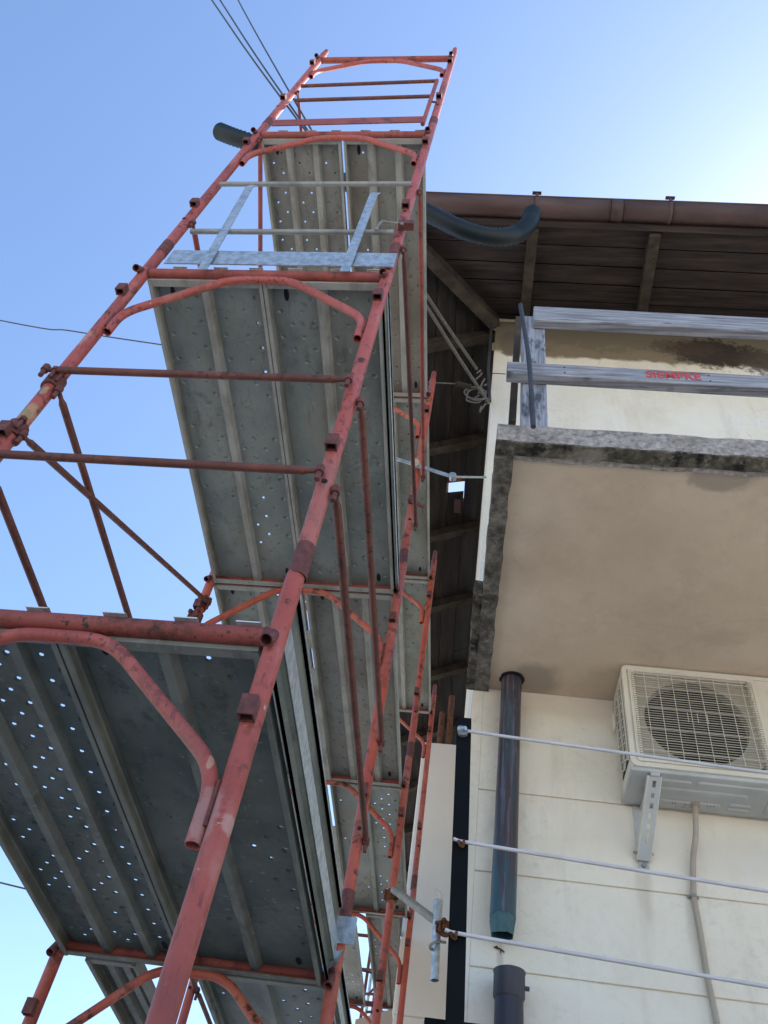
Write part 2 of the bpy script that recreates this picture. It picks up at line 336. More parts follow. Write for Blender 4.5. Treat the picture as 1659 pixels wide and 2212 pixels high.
M['rafter'] = nmat('old_rafter_wood', [(.3, (.026, .019, .014)), (.5, (.05, .037, .026)), (.75, (.095, .072, .050))], 7, (1, 1, 1), rough=.9, bump=.6, bscale=40, layers=[((.02, .015, .012), 8, .55, .66)])
M['gutter'] = nmat('brown_gutter', [(.3, (.048, .025, .021)), (.55, (.078, .042, .036)), (.8, (.115, .075, .066))], 2, (1, 3, 3), rough=.55, bump=.1, layers=[((.03, .026, .03), 4, .52, .75, (1, 3, 3), .7)])
M['tile'] = nmat('terracotta_tile', [(.3, (.22, .085, .05)), (.7, (.34, .15, .09))], 6, rough=.9, bump=.4)
M['hose'] = nmat('dark_green_hose', [(.3, (.004, .009, .011)), (.7, (.007, .015, .018))], 6, rough=.5, rvar=.05)
M['hose_black'] = nmat('black_hose', [(.3, (.010, .011, .013)), (.7, (.02, .02, .022))], 6, rough=.45, rvar=.05)
M['cable'] = nmat('black_cable', [(.3, (.03, .03, .035)), (.7, (.06, .06, .065))], 6, rough=.6)
M['cordgrey'] = nmat('old_rope', [(.3, (.10, .085, .07)), (.7, (.2, .175, .15))], 60, rough=.95, bump=.5, bscale=300)
M['pipe'] = nmat('peeling_downpipe', [(.35, (.035, .026, .028)), (.5, (.062, .056, .075)), (.62, (.055, .040, .038))], 7, (7, 7, .3), rough=.35, bump=.15, bscale=60,
    layers=[((.075, .038, .034), 4, .5, .56, (7, 7, .3), .7), ((.14, .145, .19), 9, .53, .60, (6, 6, .3), .7), ((.04, .085, .10), 6, .52, .60, (8, 8, .3), .8), ((.20, .17, .14), 13, .60, .66, (5, 5, .6), .5)])
def pipe_teal(N, L, pos):   # bare teal patches where the outer coat peeled, low on the pipe
    sp = N.new('ShaderNodeSeparateXYZ'); L.new(pos, sp.inputs[0])
    mp = N.new('ShaderNodeMapping'); mp.inputs['Scale'].default_value = (9, 9, .6); L.new(pos, mp.inputs[0])
    t = N.new('ShaderNodeTexNoise'); t.inputs['Scale'].default_value = 3; t.inputs['Detail'].default_value = 5; L.new(mp.outputs[0], t.inputs['Vector'])
    ma = N.new('ShaderNodeMath'); ma.operation = 'MULTIPLY_ADD'; L.new(t.outputs['Fac'], ma.inputs[0]); ma.inputs[1].default_value = 2.6; L.new(sp.outputs[2], ma.inputs[2])
    mr = N.new('ShaderNodeMapRange'); mr.inputs[1].default_value = 1.85; mr.inputs[2].default_value = 1.95; mr.inputs[3].default_value = 1; mr.inputs[4].default_value = 0
    L.new(ma.outputs[0], mr.inputs[0]); return mr.outputs[0]
mixmask(M['pipe'], pipe_teal, (.036, .075, .088))
M['pipe2'] = nmat('dark_plastic_pipe', [(.35, (.03, .027, .035)), (.65, (.055, .048, .062))], 4, (4, 4, .5), rough=.45, layers=[((.14, .13, .16), 25, .66, .7, (3, 3, .5), .6)])
M['black'] = nmat('black_paint', [(.35, (.003, .003, .0035)), (.65, (.006, .006, .007))], 8, rough=.62, spec=.12, rvar=.05, layers=[((.10, .09, .08), 90, .69, .71)])
M['wire'] = nmat('white_plastic_wire', [(.35, (.56, .50, .47)), (.65, (.66, .60, .57))], 20, rough=.5)
M['ac'] = nmat('cream_ac_paint', [(.3, (.62, .57, .46)), (.6, (.71, .66, .55))], 2, rough=.45, layers=[((.42, .36, .28), 5, .52, .8, (1, 1, .5), .45), ((.25, .2, .15), 60, .66, .7, (1, 1, 1), .5)])
M['acgrille'] = nmat('cream_ac_grille', [(.3, (.46, .42, .34)), (.6, (.54, .50, .41))], 6, rough=.55)
M['acshroud'] = nmat('grey_brown_shroud', [(.3, (.34, .31, .25)), (.6, (.44, .40, .33))], 4, rough=.7)
M['acdark'] = nmat('dark_fan_cavity', [(.3, (.018, .016, .014)), (.6, (.03, .026, .021))], 3, rough=.8)
M['acmetal'] = nmat('grey_ac_tray', [(.3, (.42, .42, .40)), (.6, (.52, .52, .49))], 5, rough=.55, metal=0, bump=.1, layers=[((.2, .17, .13), 20, .64, .7, (1, 1, 1), .5)])
M['fin'] = nmat('ac_fins', [(.3, (.13, .12, .10)), (.6, (.2, .185, .16))], 40, (1, 1, 1), rough=.6, metal=.3)
M['drain'] = nmat('beige_drain_hose', [(.3, (.36, .29, .225)), (.7, (.46, .39, .31))], 8, rough=.65)
M['label_red'] = nmat('red_stencil_ink', [(.30, (.30, .30, .33)), (.34, (.50, .06, .06)), (.8, (.55, .08, .08))], 40, rough=.9)
M['ground'] = nmat('pale_concrete_ground', [(.3, (.40, .37, .33)), (.7, (.52, .49, .44))], .6, rough=.95, bump=.3, bscale=20)
M['leaf'] = nmat('leaf', [(.3, (.05, .085, .02)), (.7, (.10, .15, .04))], 20, rough=.7)
M['redscrap'] = nmat('red_plastic', [(.3, (.025, .003, .003)), (.7, (.045, .004, .004))], 8, rough=.5)
M['yellow'] = nmat('brass_fitting', [(.3, (.42, .36, .26)), (.7, (.55, .48, .36))], 30, rough=.5)

# ------------------------------------------------------------------ ground
gz = -2.15
g = MB().add([(-400, -400, gz), (400, -400, gz), (400, 400, gz), (-400, 400, gz)], [(0, 1, 2, 3)]).build('ground', M['ground']); g['kind'] = 'structure'

# ------------------------------------------------------------------ house
house = thing('house', 'old cream plastered house with dark wooden eaves and concrete balcony', 'house', mat=HM)
EZ, EV, EU = 5.55, 1.07, .87           # eave height, front and side overhang
SF, SS = .42, .52                      # slope of the front and of the side roof
TOPW = 5.97
def zf(y): return EZ + (y + EV) * SF   # y is local (negative outwards)
def zs(x): return EZ + (x + EU) * SS
MB().box((0.003, .010, gz), (7, .3, 1.70)).build('wall', M['wall'], house)
MB().box((0, 0, 1.70), (7, .3, TOPW)).build('wall', M['wall'], house)
MB().box((0, .3, gz), (.3, 11, TOPW - .03)).build('side_wall', M['wall'], house)
gro = [1.70, 1.075, .662, .250, -.16, -.57, -.98, -1.39, gz]
MB().box((0, 0, gz), (.055, .010, 1.70)).build('corner_strip', M['wall'], house)
for a, b in zip(gro[:-1], gro[1:]):
    MB().box((.055, 0, b + (.007 if b > gz else 0)), (7, .010, a)).build('wall_band', M['wall'], house, bevel=.004)
# window-less upper wall cap seen at the corner
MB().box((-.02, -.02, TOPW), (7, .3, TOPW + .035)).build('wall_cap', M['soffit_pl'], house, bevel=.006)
# front soffit boards (run along the wall) and side boards (run along the eave)
nb = 13; SL = 4.2
def hip_x(y): return -EU + (y + EV) * SF / SS
for i in range(nb):
    y0 = -EV + i * .20 * 1.0; y1 = y0 + .190 - (i % 3) * .003
    if y0 > 1.2: break
    j = random.uniform(-.004, .004)
    a0, a1 = hip_x(y0) + .02, hip_x(y1) + .02
    # boards butt-jointed over the rafters: split each into lengths
    cuts = [None, 3.1 + (i % 3) * .4, 6.6]
    xs = [(a0, a1)] + [(c, c) for c in cuts[1:]]
    for (p0, p1), (q0, q1) in zip(xs[:-1], xs[1:]):
        g_ = .004
        z0, z1 = zf(y0) + j, zf(y1) + j + random.uniform(-.003, .003)
        mb = MB(); T = .022
        vs = [(p0 + g_, y0, z0), (q0 - g_, y0, z0), (q1 - g_, y1, z1), (p1 + g_, y1, z1)]
        mb.add(vs + [(x, y, z + T) for x, y, z in vs], [(0, 3, 2, 1), (4, 5, 6, 7), (0, 1, 5, 4), (1, 2, 6, 5), (2, 3, 7, 6), (3, 0, 4, 7)])
        mb.build('soffit_board', M['woodx'], house)
hp = HI @ at(990, 1048, Z=5.84)        # a slipped board leaves an opening to the sky
for i in range(7):
    x0 = -EU + i * .17; x1 = x0 + .165
    y0 = -EV + (x0 + EU) * SS / SF + .02; y1 = -EV + (x1 + EU) * SS / SF + .02
    z0, z1 = zs(x0), zs(x1) + random.uniform(-.004, .004)
    ends = [(y0, y1)]
    if x0 <= hp[0] < x1: ends += [(hp[1] - .10, hp[1] - .08), (hp[1] + .10, hp[1] + .13)]; gap = True
    else: gap = False
    ends += [(11.3, 11.3)]
    if not gap: ends = [ends[0], (4.4 + (i % 2) * 1.1, 4.4 + (i % 2) * 1.1), ends[-1]]
    for k in range(len(ends) - 1):
        if gap and k == 1: continue
        (p0, p1), (q0, q1) = ends[k], ends[k+1]; T = .022; e = .003
        vs = [(x0, p0 + e, z0), (x1, p1 + e, z1), (x1, q1 - e, z1), (x0, q0 - e, z0)]
        MB().add(vs + [(x, y, z + T) for x, y, z in vs], [(0, 3, 2, 1), (4, 5, 6, 7), (0, 1, 5, 4), (1, 2, 6, 5), (2, 3, 7, 6), (3, 0, 4, 7)]).build('soffit_board', M['woody'], house)
# roof covering above the boards
def hipy(x): return -EV + (x + EU) * SS / SF
rx = 1.7
mb = MB(); T = .06
ry = hipy(rx)
vs = [(-EU - .04, -EV - .05, EZ + .03), (7, -EV - .05, EZ + .03), (7, ry, zf(ry) + .05), (rx, ry, zf(ry) + .05)]
mb.add(vs + [(x, y, z + T) for x, y, z in vs], [(0, 3, 2, 1), (4, 5, 6, 7), (0, 1, 5, 4), (1, 2, 6, 5), (2, 3, 7, 6), (3, 0, 4, 7)])
mb.build('roof_covering', M['tile'], house)
mb = MB()
def sheet(pts):
    mb.add(pts + [(x, y, z + T) for x, y, z in pts], [(0, 1, 2, 3), (4, 7, 6, 5), (0, 4, 5, 1), (1, 5, 6, 2), (2, 6, 7, 3), (3, 7, 4, 0)])
def zc(x): return zs(x) + .03
xg0, xg1, yg0, yg1 = hp[0] - .10, hp[0] + .10, hp[1] - .10, hp[1] + .28
sheet([(-EU - .04, -EV - .05, zc(-EU - .04)), (-EU - .04, yg0, zc(-EU - .04)), (rx, yg0, zc(rx)), (rx, ry, zc(rx))][::1] if yg0 < ry else
      [(-EU - .04, -EV - .05, zc(-EU - .04)), (-EU - .04, yg0, zc(-EU - .04)), ((yg0 + EV) * SF / SS - EU, yg0, zc((yg0 + EV) * SF / SS - EU)), ((yg0 + EV) * SF / SS - EU, yg0, zc((yg0 + EV) * SF / SS - EU))])
for (a, b, c, d) in ((-EU - .04, xg0, yg0, yg1), (xg1, rx, yg0, yg1), (-EU - .04, rx, yg1, 11.4)):
    if d > c and b > a: sheet([(a, c, zc(a)), (a, d, zc(a)), (b, d, zc(b)), (b, c, zc(b))])
mb.build('roof_covering', M['tile'], house)
# rafters
for px0, py0, px1, py1 in ((1152, 505, 1132, 672), (1415, 505, 1372, 668)):
    a = hat(px0, py0, -EV + .02); b = hat(px1, py1, -.02)
    x0, x1 = a[0], b[0]
    MB().beam((x0, -EV + .01, zf(-EV + .01) - .045), (x1, -.005, zf(-.005) - .045), .085, .085).build('rafter', M['rafter'], house, bevel=.004)
for xx in (3.2, 4.2, 5.2): MB().beam((xx, -EV + .01, zf(-EV + .01) - .045), (xx, -.005, zf(-.005) - .045), .085, .085).build('rafter', M['rafter'], house, bevel=.004)
MB().beam((-EU + .02, -EV + .02, EZ - .075), (-.01, -.01, zf(-.01) - .075), .10, .14).build('hip_rafter', M['rafter'], house, bevel=.005)
for yy in (.10, 1.24, 2.38, 3.45, 4.65, 5.8, 6.9, 8.0, 9.1, 10.2):
    MB().beam((-EU + .01, yy, zs(-EU + .01) - .055), (-.005, yy + .03, zs(-.005) - .055), .09, .10).build('rafter', M['rafter'], house, bevel=.004)
MB().box((-EU - .05, -EV - .02, EZ - .10), (-EU - .02, 11.4, EZ + .03)).build('fascia_board', M['woody'], house)
MB().box((-EU - .02, -EV - .045, EZ - .07), (7, -EV - .005, EZ + .028)).build('fascia_board', M['woodx'], house)

# balcony slab: recessed underside panel inside a mossy down-stand edge
SB, ST = 1.687, 1.808
f0 = hat(1108, 990, -1.5); SY = -1.600
bx0 = .008
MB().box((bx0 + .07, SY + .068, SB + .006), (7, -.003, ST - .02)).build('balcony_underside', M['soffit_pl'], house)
rough_box((bx0, SY, SB - .002), (7, SY + .10, ST), .022, .005, 1, 1.0).build('balcony_front_edge', M['conc'], house)
rough_box((bx0 - .003, SY + .076, SB - .016), (bx0 + .074, -.005, ST - .004), .025, .006, 5, 1.4).build('balcony_side_edge', M['edge'], house)
rough_box((bx0 - .003, SY + .003, SB - .008), (7, SY + .072, SB + .006), .022, .004, 8, .3).build('drip_edge', M['moss'], house)
rough_box((-.036, -.74, SB - .01), (bx0 + .004, -.002, SB + .05), .03, .010, 9, 1.2).build('broken_ledge', M['moss'], house)
# stain-free drainpipe hole collar
cpt = hat(1104, 1475, -.10)
mb = MB(); n = 24
ring = []
for k in range(n):
    t = 2*math.pi*k/n; j = 1 + .10*noise.noise(Vector((math.cos(t)*2, math.sin(t)*2, 1)))
    ring.append((cpt[0] + .005 + .066*j*math.cos(t), -.10 + .062*j*math.sin(t), SB + .004))
mb.add(ring, [tuple(range(n))]).build('pipe_hole', M['dark'], house)
# weeds on top of the upper wall stain
wd = thing('weed_tuft', 'small green weeds rooted in the black stain under the eaves', 'plant', at(1490, 712, Y=2.13))
mb = MB()
for k in range(90):
    p = Vector((random.gauss(0, .10), random.uniform(-.05, .01), random.gauss(0, .03))); a = random.uniform(0, 6.28); s = random.uniform(.012, .03)
    u = Vector((math.cos(a), random.uniform(-.5, .5), math.sin(a))) * s; v = Vector((-math.sin(a), random.uniform(-.6, .6), math.cos(a))) * s * .5
    mb.add([p, p + u*.5 + v, p + u, p + u*.5 - v], [(0, 1, 2, 3)])
mb.build('leaves', M['leaf'], wd)

# gutter
gt = thing('gutter', 'long brown half-round metal gutter along the front eave', 'gutter', mat=HM)
gy = -EV - .115; gr = .09; gzt = EZ + .03
def gutter_seg(x0, x1, r, th, z, arc=(180, 360), n=14):
    mb = MB(); vs = []
    for rr in (r, r - th):
        for x in (x0, x1):
            for k in range(n + 1):
                t = R(arc[0] + (arc[1]-arc[0])*k/n); vs.append((x, gy + rr*math.cos(t), z + rr*math.sin(t)))
    m_ = n + 1; fs = []
    for k in range(n):
        fs.append((k, m_+k, m_+k+1, k+1)); fs.append((2*m_+k, 2*m_+k+1, 3*m_+k+1, 3*m_+k))
        fs.append((k, k+1, 2*m_+k+1, 2*m_+k)); fs.append((m_+k, 3*m_+k, 3*m_+k+1, m_+k+1))
    mb.add(vs, fs, True); mb.add([vs[0], vs[m_], vs[3*m_], vs[2*m_]], [(0, 1, 2, 3)]); mb.add([vs[n], vs[m_+n], vs[3*m_+n], vs[2*m_+n]], [(3, 2, 1, 0)])
    return mb
jx = hat(1330, 455, gy)[0]
for a, b in ((-EU - .05, jx), (jx + .001, 7)): gutter_seg(a, b, gr, .004, gzt).build('trough', M['gutter'], gt)
gutter_seg(jx - .045, jx + .045, gr + .004, .003, gzt).build('joint_sleeve', M['gutter'], gt)
MB().path([(-EU - .05, gy - gr, gzt + .004), (7, gy - gr, gzt + .004)], .008, 8).build('rolled_lip', M['gutter'], gt)
for px in (1157, 1437):
    x = hat(px, 440, gy)[0]
    gutter_seg(x - .014, x + .014, gr + .009, .005, gzt).build('bracket', M['gutter'], gt)
    b_ = MB(); b_.box((x - .012, gy - gr - .012, gzt - .02), (x + .012, gy - gr - .003, gzt + .05)); b_.box((x - .035, gy - gr - .022, gzt + .05), (x + .035, gy - gr + .004, gzt + .058))
    b_.build('bracket_tab', M['gutter'], gt)
for x in (3.0, 4.2):
    gutter_seg(x - .014, x + .014, gr + .009, .005, gzt).build('bracket', M['gutter'], gt)

# balcony railing of weathered boards
rl = thing('balcony_railing', 'weathered grey wooden balcony railing of two boards on a post', 'railing', mat=HM)
ry_ = SY + .05
a = hat(1128, 930, ry_); b = hat(1185, 930, ry_)
pt = MB().box((a[0] - .005, ry_ - .02, ST - .03), (b[0] - .005, ry_ + .07, hat(1150, 690, ry_)[2])); pt.build('post', M['greywood_v'], rl, bevel=.006)
MB().box((2.6, ry_ - .02, ST - .01), (2.71, ry_ + .07, 2.90)).build('post', M['greywood_v'], rl, bevel=.006)
t0 = hat(1152, 672, ry_ - .05); t1 = hat(1152, 703, ry_ - .05); e0 = hat(1655, 680, ry_ - .05)
MB().box((t0[0], ry_ - .075, t1[2] + .02), (6.5, ry_ - .022, t0[2] + .01)).build('top_board', M['greywood'], rl, bevel=.006)
m0 = hat(1095, 790, ry_ - .05); m1 = hat(1095, 820, ry_ - .05)
mbz0, mbz1 = m1[2] + .02, m0[2]
MB().box((m0[0], ry_ - .075, mbz0), (6.5, ry_ - .022, mbz1)).build('middle_board', M['greywood'], rl, bevel=.005)
# boards of the side return, seen edge on
a = hat(1120, 692, -1.36); b = hat(1104, 918, -1.36)
MB().beam((a[0] - .0, -1.36, a[2]), (b[0] + .004, -1.36, max(b[2], ST - .02)), .035, .05, (0, 1, 0)).build('side_stay', M['rafter'], rl)
for bx_ in (.30, .95, 1.55, 2.1):
    for zz_ in (mbz0 + .03, mbz1 - .03): MB().path([(bx_, ry_ - .0775, zz_), (bx_, ry_ - .074, zz_)], .0045, 8).build('nail_head', M['rust'], rl)
# stencilled word on the middle board
cu = bpy.data.curves.new('stencil', 'FONT'); cu.body = 'SIEMPRE'; cu.size = .075; cu.extrude = .0006; cu.offset = .0018; cu.space_character = 1.05
to = bpy.data.objects.new('stencil_tmp', cu); COL.objects.link(to)
bpy.context.view_layer.update()
tm = bpy.data.meshes.new_from_object(to.evaluated_get(bpy.context.evaluated_depsgraph_get())); bpy.data.objects.remove(to)
tm.materials.clear(); tm.materials.append(M['label_red'])
tx = hat(1393, 800, ry_ - .0755); tx1 = hat(1510, 803, ry_ - .0755)
wdt = max(v.co.x for v in tm.vertices); sc = (tx1[0] - tx[0]) / wdt
for v in tm.vertices: v.co = Vector((v.co.x*sc, -v.co.z - .0004, v.co.y*1.12))
tmo = link('stencilled_word', tm, rl, (tx[0], ry_ - .0757, (mbz0 + mbz1)/2 - .022)); tmo['label'] = 'red stencilled word SIEMPRE, worn'
# leaning iron rod on the railing
a = at(1124, 658, Y=.455); b = at(1152, 922, Y=.455)
o = MB().path(spline([a, a.lerp(b, .5) + Vector((.012, 0, 0)), b]), .011, 8).build('iron_rod', M['cable']); tag(o, 'thin dark rod leaning upright against the left end of the grey railing', 'rod')
a = at(1092, 808, Y=.56); o = MB().path([a, a + Vector((-.05, 0, .003)), a + Vector((-.08, 0, .0))], .0025, 6).build('bent_nail', M['cable'], None); tag(o, 'thin bent nail sticking out of the railing board end', 'nail')

# annex block farther along the side
ax = thing('annex', 'pale plastered annex wall beyond the red posts, below the eaves', 'building', (0, 0, 0))
MB().box((-.085, 5.7, 1.40), (.425, 10.5, 3.93)).build('wall', M['annex'], ax, bevel=.02)
MB().box((-.075, 5.715, gz), (.424, 10.5, 1.40)).build('lower_wall', M['annex'], ax, bevel=.01)
ca, cb = at(768, 2202, Y=7.45), at(846, 2166, Y=7.45)
MB().add([(ca.x, 7.45, ca.z - .06), (-.088, 7.45, ca.z - .06), (-.088, 7.45, cb.z), (ca.x, 7.45, ca.z), (ca.x, 8.75, ca.z - .06), (-.088, 8.75, ca.z - .06), (-.088, 8.75, cb.z), (ca.x, 8.75, ca.z)],
         [(0, 1, 2, 3), (7, 6, 5, 4), (0, 4, 5, 1), (1, 5, 6, 2), (2, 6, 7, 3), (3, 7, 4, 0)]).build('canopy', M['soffit_pl'], ax)
for (px, pt_, lb) in ((951, 1540, 'shorter rusty pipe stub standing on top of the annex wall'), (969, 1505, 'taller rusty pipe stub standing on top of the annex wall')):
    a = at(px, 1592, Y=5.95); b = at(px + 1, pt_, Y=5.95)
    b.x = a.x; a.z = 3.93
    o = MB().path([a, b], .032, 12, hollow=.004).build('pipe_stub', M['rust']); tag(o, lb, 'pipe')

# ------------------------------------------------------------------ scaffold
B, H, W = 1.795, 2.027, 1.05
LZ = [0, H, 2*H, 3*H]
def tube_mesh(name, pts, r, mat, n=20, hollow=.003): return MB().path(pts, r, n, hollow=hollow).mesh(name, mat)
def pocket(cx, cy, cz, wx=.040, wy=.036, h=.058, t=.004):
    mb = MB()
    mb.box((cx-wx/2, cy-wy/2, cz), (cx+wx/2, cy-wy/2+t, cz+h)); mb.box((cx-wx/2, cy+wy/2-t, cz), (cx+wx/2, cy+wy/2, cz+h))
    mb.box((cx-wx/2, cy-wy/2+t, cz), (cx-wx/2+t, cy+wy/2-t, cz+h)); mb.box((cx+wx/2-t, cy-wy/2+t, cz), (cx+wx/2, cy+wy/2-t, cz+h))
    mb.box((cx-wx/2+t, cy-wy/2+t, cz+h-t), (cx+wx/2-t, cy+wy/2-t, cz+h-.0005))
    return mb
PR, TR, BR = .0242, .0238, .0168
def frame_meshes(red):
    d = {}
    post = MB().path(dense([(0, 0, -1.805), (0, 0, .215)], .25), PR, 24, hollow=.003); d['post'] = post.mesh('post', red)
    d['spigot'] = MB().path([(0, 0, .215), (0, 0, .31), (0, 0, .335)], .0195, 20, radii=[.0195, .0195, .017]).mesh('spigot', M['red2'])
    d['collar'] = MB().path([(0, 0, -1.82), (0, 0, -1.70)], PR + .0014, 24, hollow=.0012).mesh('collar', M['lug'])
    d['transom'] = MB().path(dense([(-W + PR*.8, 0, 0), (-PR*.8, 0, 0)], .2), TR, 22).mesh('transom', M['red2'])
    e = -.041
    pts = [(-W+.041, 0, -.535), (-W+.041, 0, -.37), (-W+.395, 0, e-.002), (-.395, 0, e-.002), (-.041, 0, -.37), (-.041, 0, -.535)]
    d['knee_brace'] = MB().path(bend(pts, .075, 6), BR, 18, hollow=.003).mesh('knee_brace', red)
    for nm_, xx in (('wr', -PR - .002), ('wl', -W + PR + .002)): d[nm_] = MB().path([(xx - .005, 0, 0), (xx, 0, 0), (xx + .005, 0, 0)], TR, 18, radii=[TR + .0006, TR + .0032, TR + .0006]).mesh('weld', M['lug'])
    for nm_, xx in (('vr', -.041 + .0155), ('vl', -W + .041 - .0155)): d[nm_] = MB().path([(xx, -.012, -.50), (xx, -.0125, -.45), (xx, -.012, -.40)], .0045, 8).mesh('weld', M['lug'])
    for side, sx in (('r', 0), ('l', -W)):
        s = -1 if side == 'r' else 1
        d['p1'+side] = pocket(sx - .003, -PR - .014, -.262, .036, .030, .052).mesh('pocket', M['lug'])
        d['p2'+side] = pocket(sx - .003, -PR - .014, -1.29, .036, .030, .052).mesh('pocket', M['lug'])
        d['st'+side] = MB().path([(sx - .006, -PR + .006, -.008), (sx - .008, -PR - .026, -.052)], .0162, 16, hollow=.003).mesh('stub', M['lug'])
        d['h'+side] = MB().path([(sx - .004*s, -PR + .0005, -1.44), (sx - .004*s, -PR - .0022, -1.44)], .009, 12).mesh('wedge_hole', M['dark'])
    return d
fm = frame_meshes(M['red'])
fm_near = fm
fm_far = frame_meshes(M['red_far'])
LV = ['lowest', 'middle', 'upper', 'topmost']
BN = ['nearest', 'second', 'third', 'fourth', 'fifth', 'sixth']
frames = {}
for k, top, dx in ((0, 4, 0), (1, 3, 0), (2, 3, 0), (3, 3, 0), (4, 2, -.12), (5, 2, -.14)):
    for l in range(top):
        fm = fm_near if k == 0 else fm_far
        t = thing('scaffold_portal', f'red tube scaffold frame of the {LV[l]} tier, {BN[k]} row from the camera', 'scaffolding', (dx + random.uniform(-.004, .004), k*B, LZ[l]), 'red scaffold frames')
        for x in (0, -W):
            link('post', fm['post'], t, (x, 0, 0)); link('spigot', fm['spigot'], t, (x, 0, 0)); link('collar', fm['collar'], t, (x, 0, 0))
        link('transom', fm['transom'], t); link('knee_brace', fm['knee_brace'], t)
        if k < 4:
            for q in ('wr', 'wl', 'vr', 'vl'): link('weld', fm[q], t)
            for s in 'rl':
                for q in ('p1', 'p2'): link('pocket', fm[q+s], t)
                link('stub', fm['st'+s], t); link('wedge_hole', fm['h'+s], t)
        frames[k, l] = t
# frames below the lowest deck stand on base plates
for k, dx in ((0, 0), (1, 0), (2, 0), (3, 0), (4, -.12), (5, -.14)):
    for x, s in ((0, 'house'), (-W, 'open')):
        t = thing('base_jack', f'steel base jack under the {s} side post, {BN[k]} row', 'base jack', (dx + x, k*B, gz), 'scaffold base jacks')
        MB().box((-.075, -.075, 0), (.075, .075, .008)).build('plate', M['galv_dull'], t)
        MB().path([(0, 0, .008), (0, 0, .40)], .018, 14).build('spindle', M['galv_dull'], t)
        MB().path([(0, 0, .30), (0, 0, .335)], .035, 8).build('nut', M['rust'], t)

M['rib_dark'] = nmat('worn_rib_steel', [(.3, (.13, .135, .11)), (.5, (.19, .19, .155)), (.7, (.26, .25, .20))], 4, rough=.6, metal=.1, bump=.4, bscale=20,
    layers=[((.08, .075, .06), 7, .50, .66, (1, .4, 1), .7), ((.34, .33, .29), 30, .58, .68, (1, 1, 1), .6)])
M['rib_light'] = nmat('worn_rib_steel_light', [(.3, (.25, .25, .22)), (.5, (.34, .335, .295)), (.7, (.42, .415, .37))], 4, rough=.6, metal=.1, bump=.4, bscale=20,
    layers=[((.17, .15, .11), 7, .50, .66, (1, .4, 1), .7), ((.5, .5, .45), 30, .58, .68, (1, 1, 1), .6)])
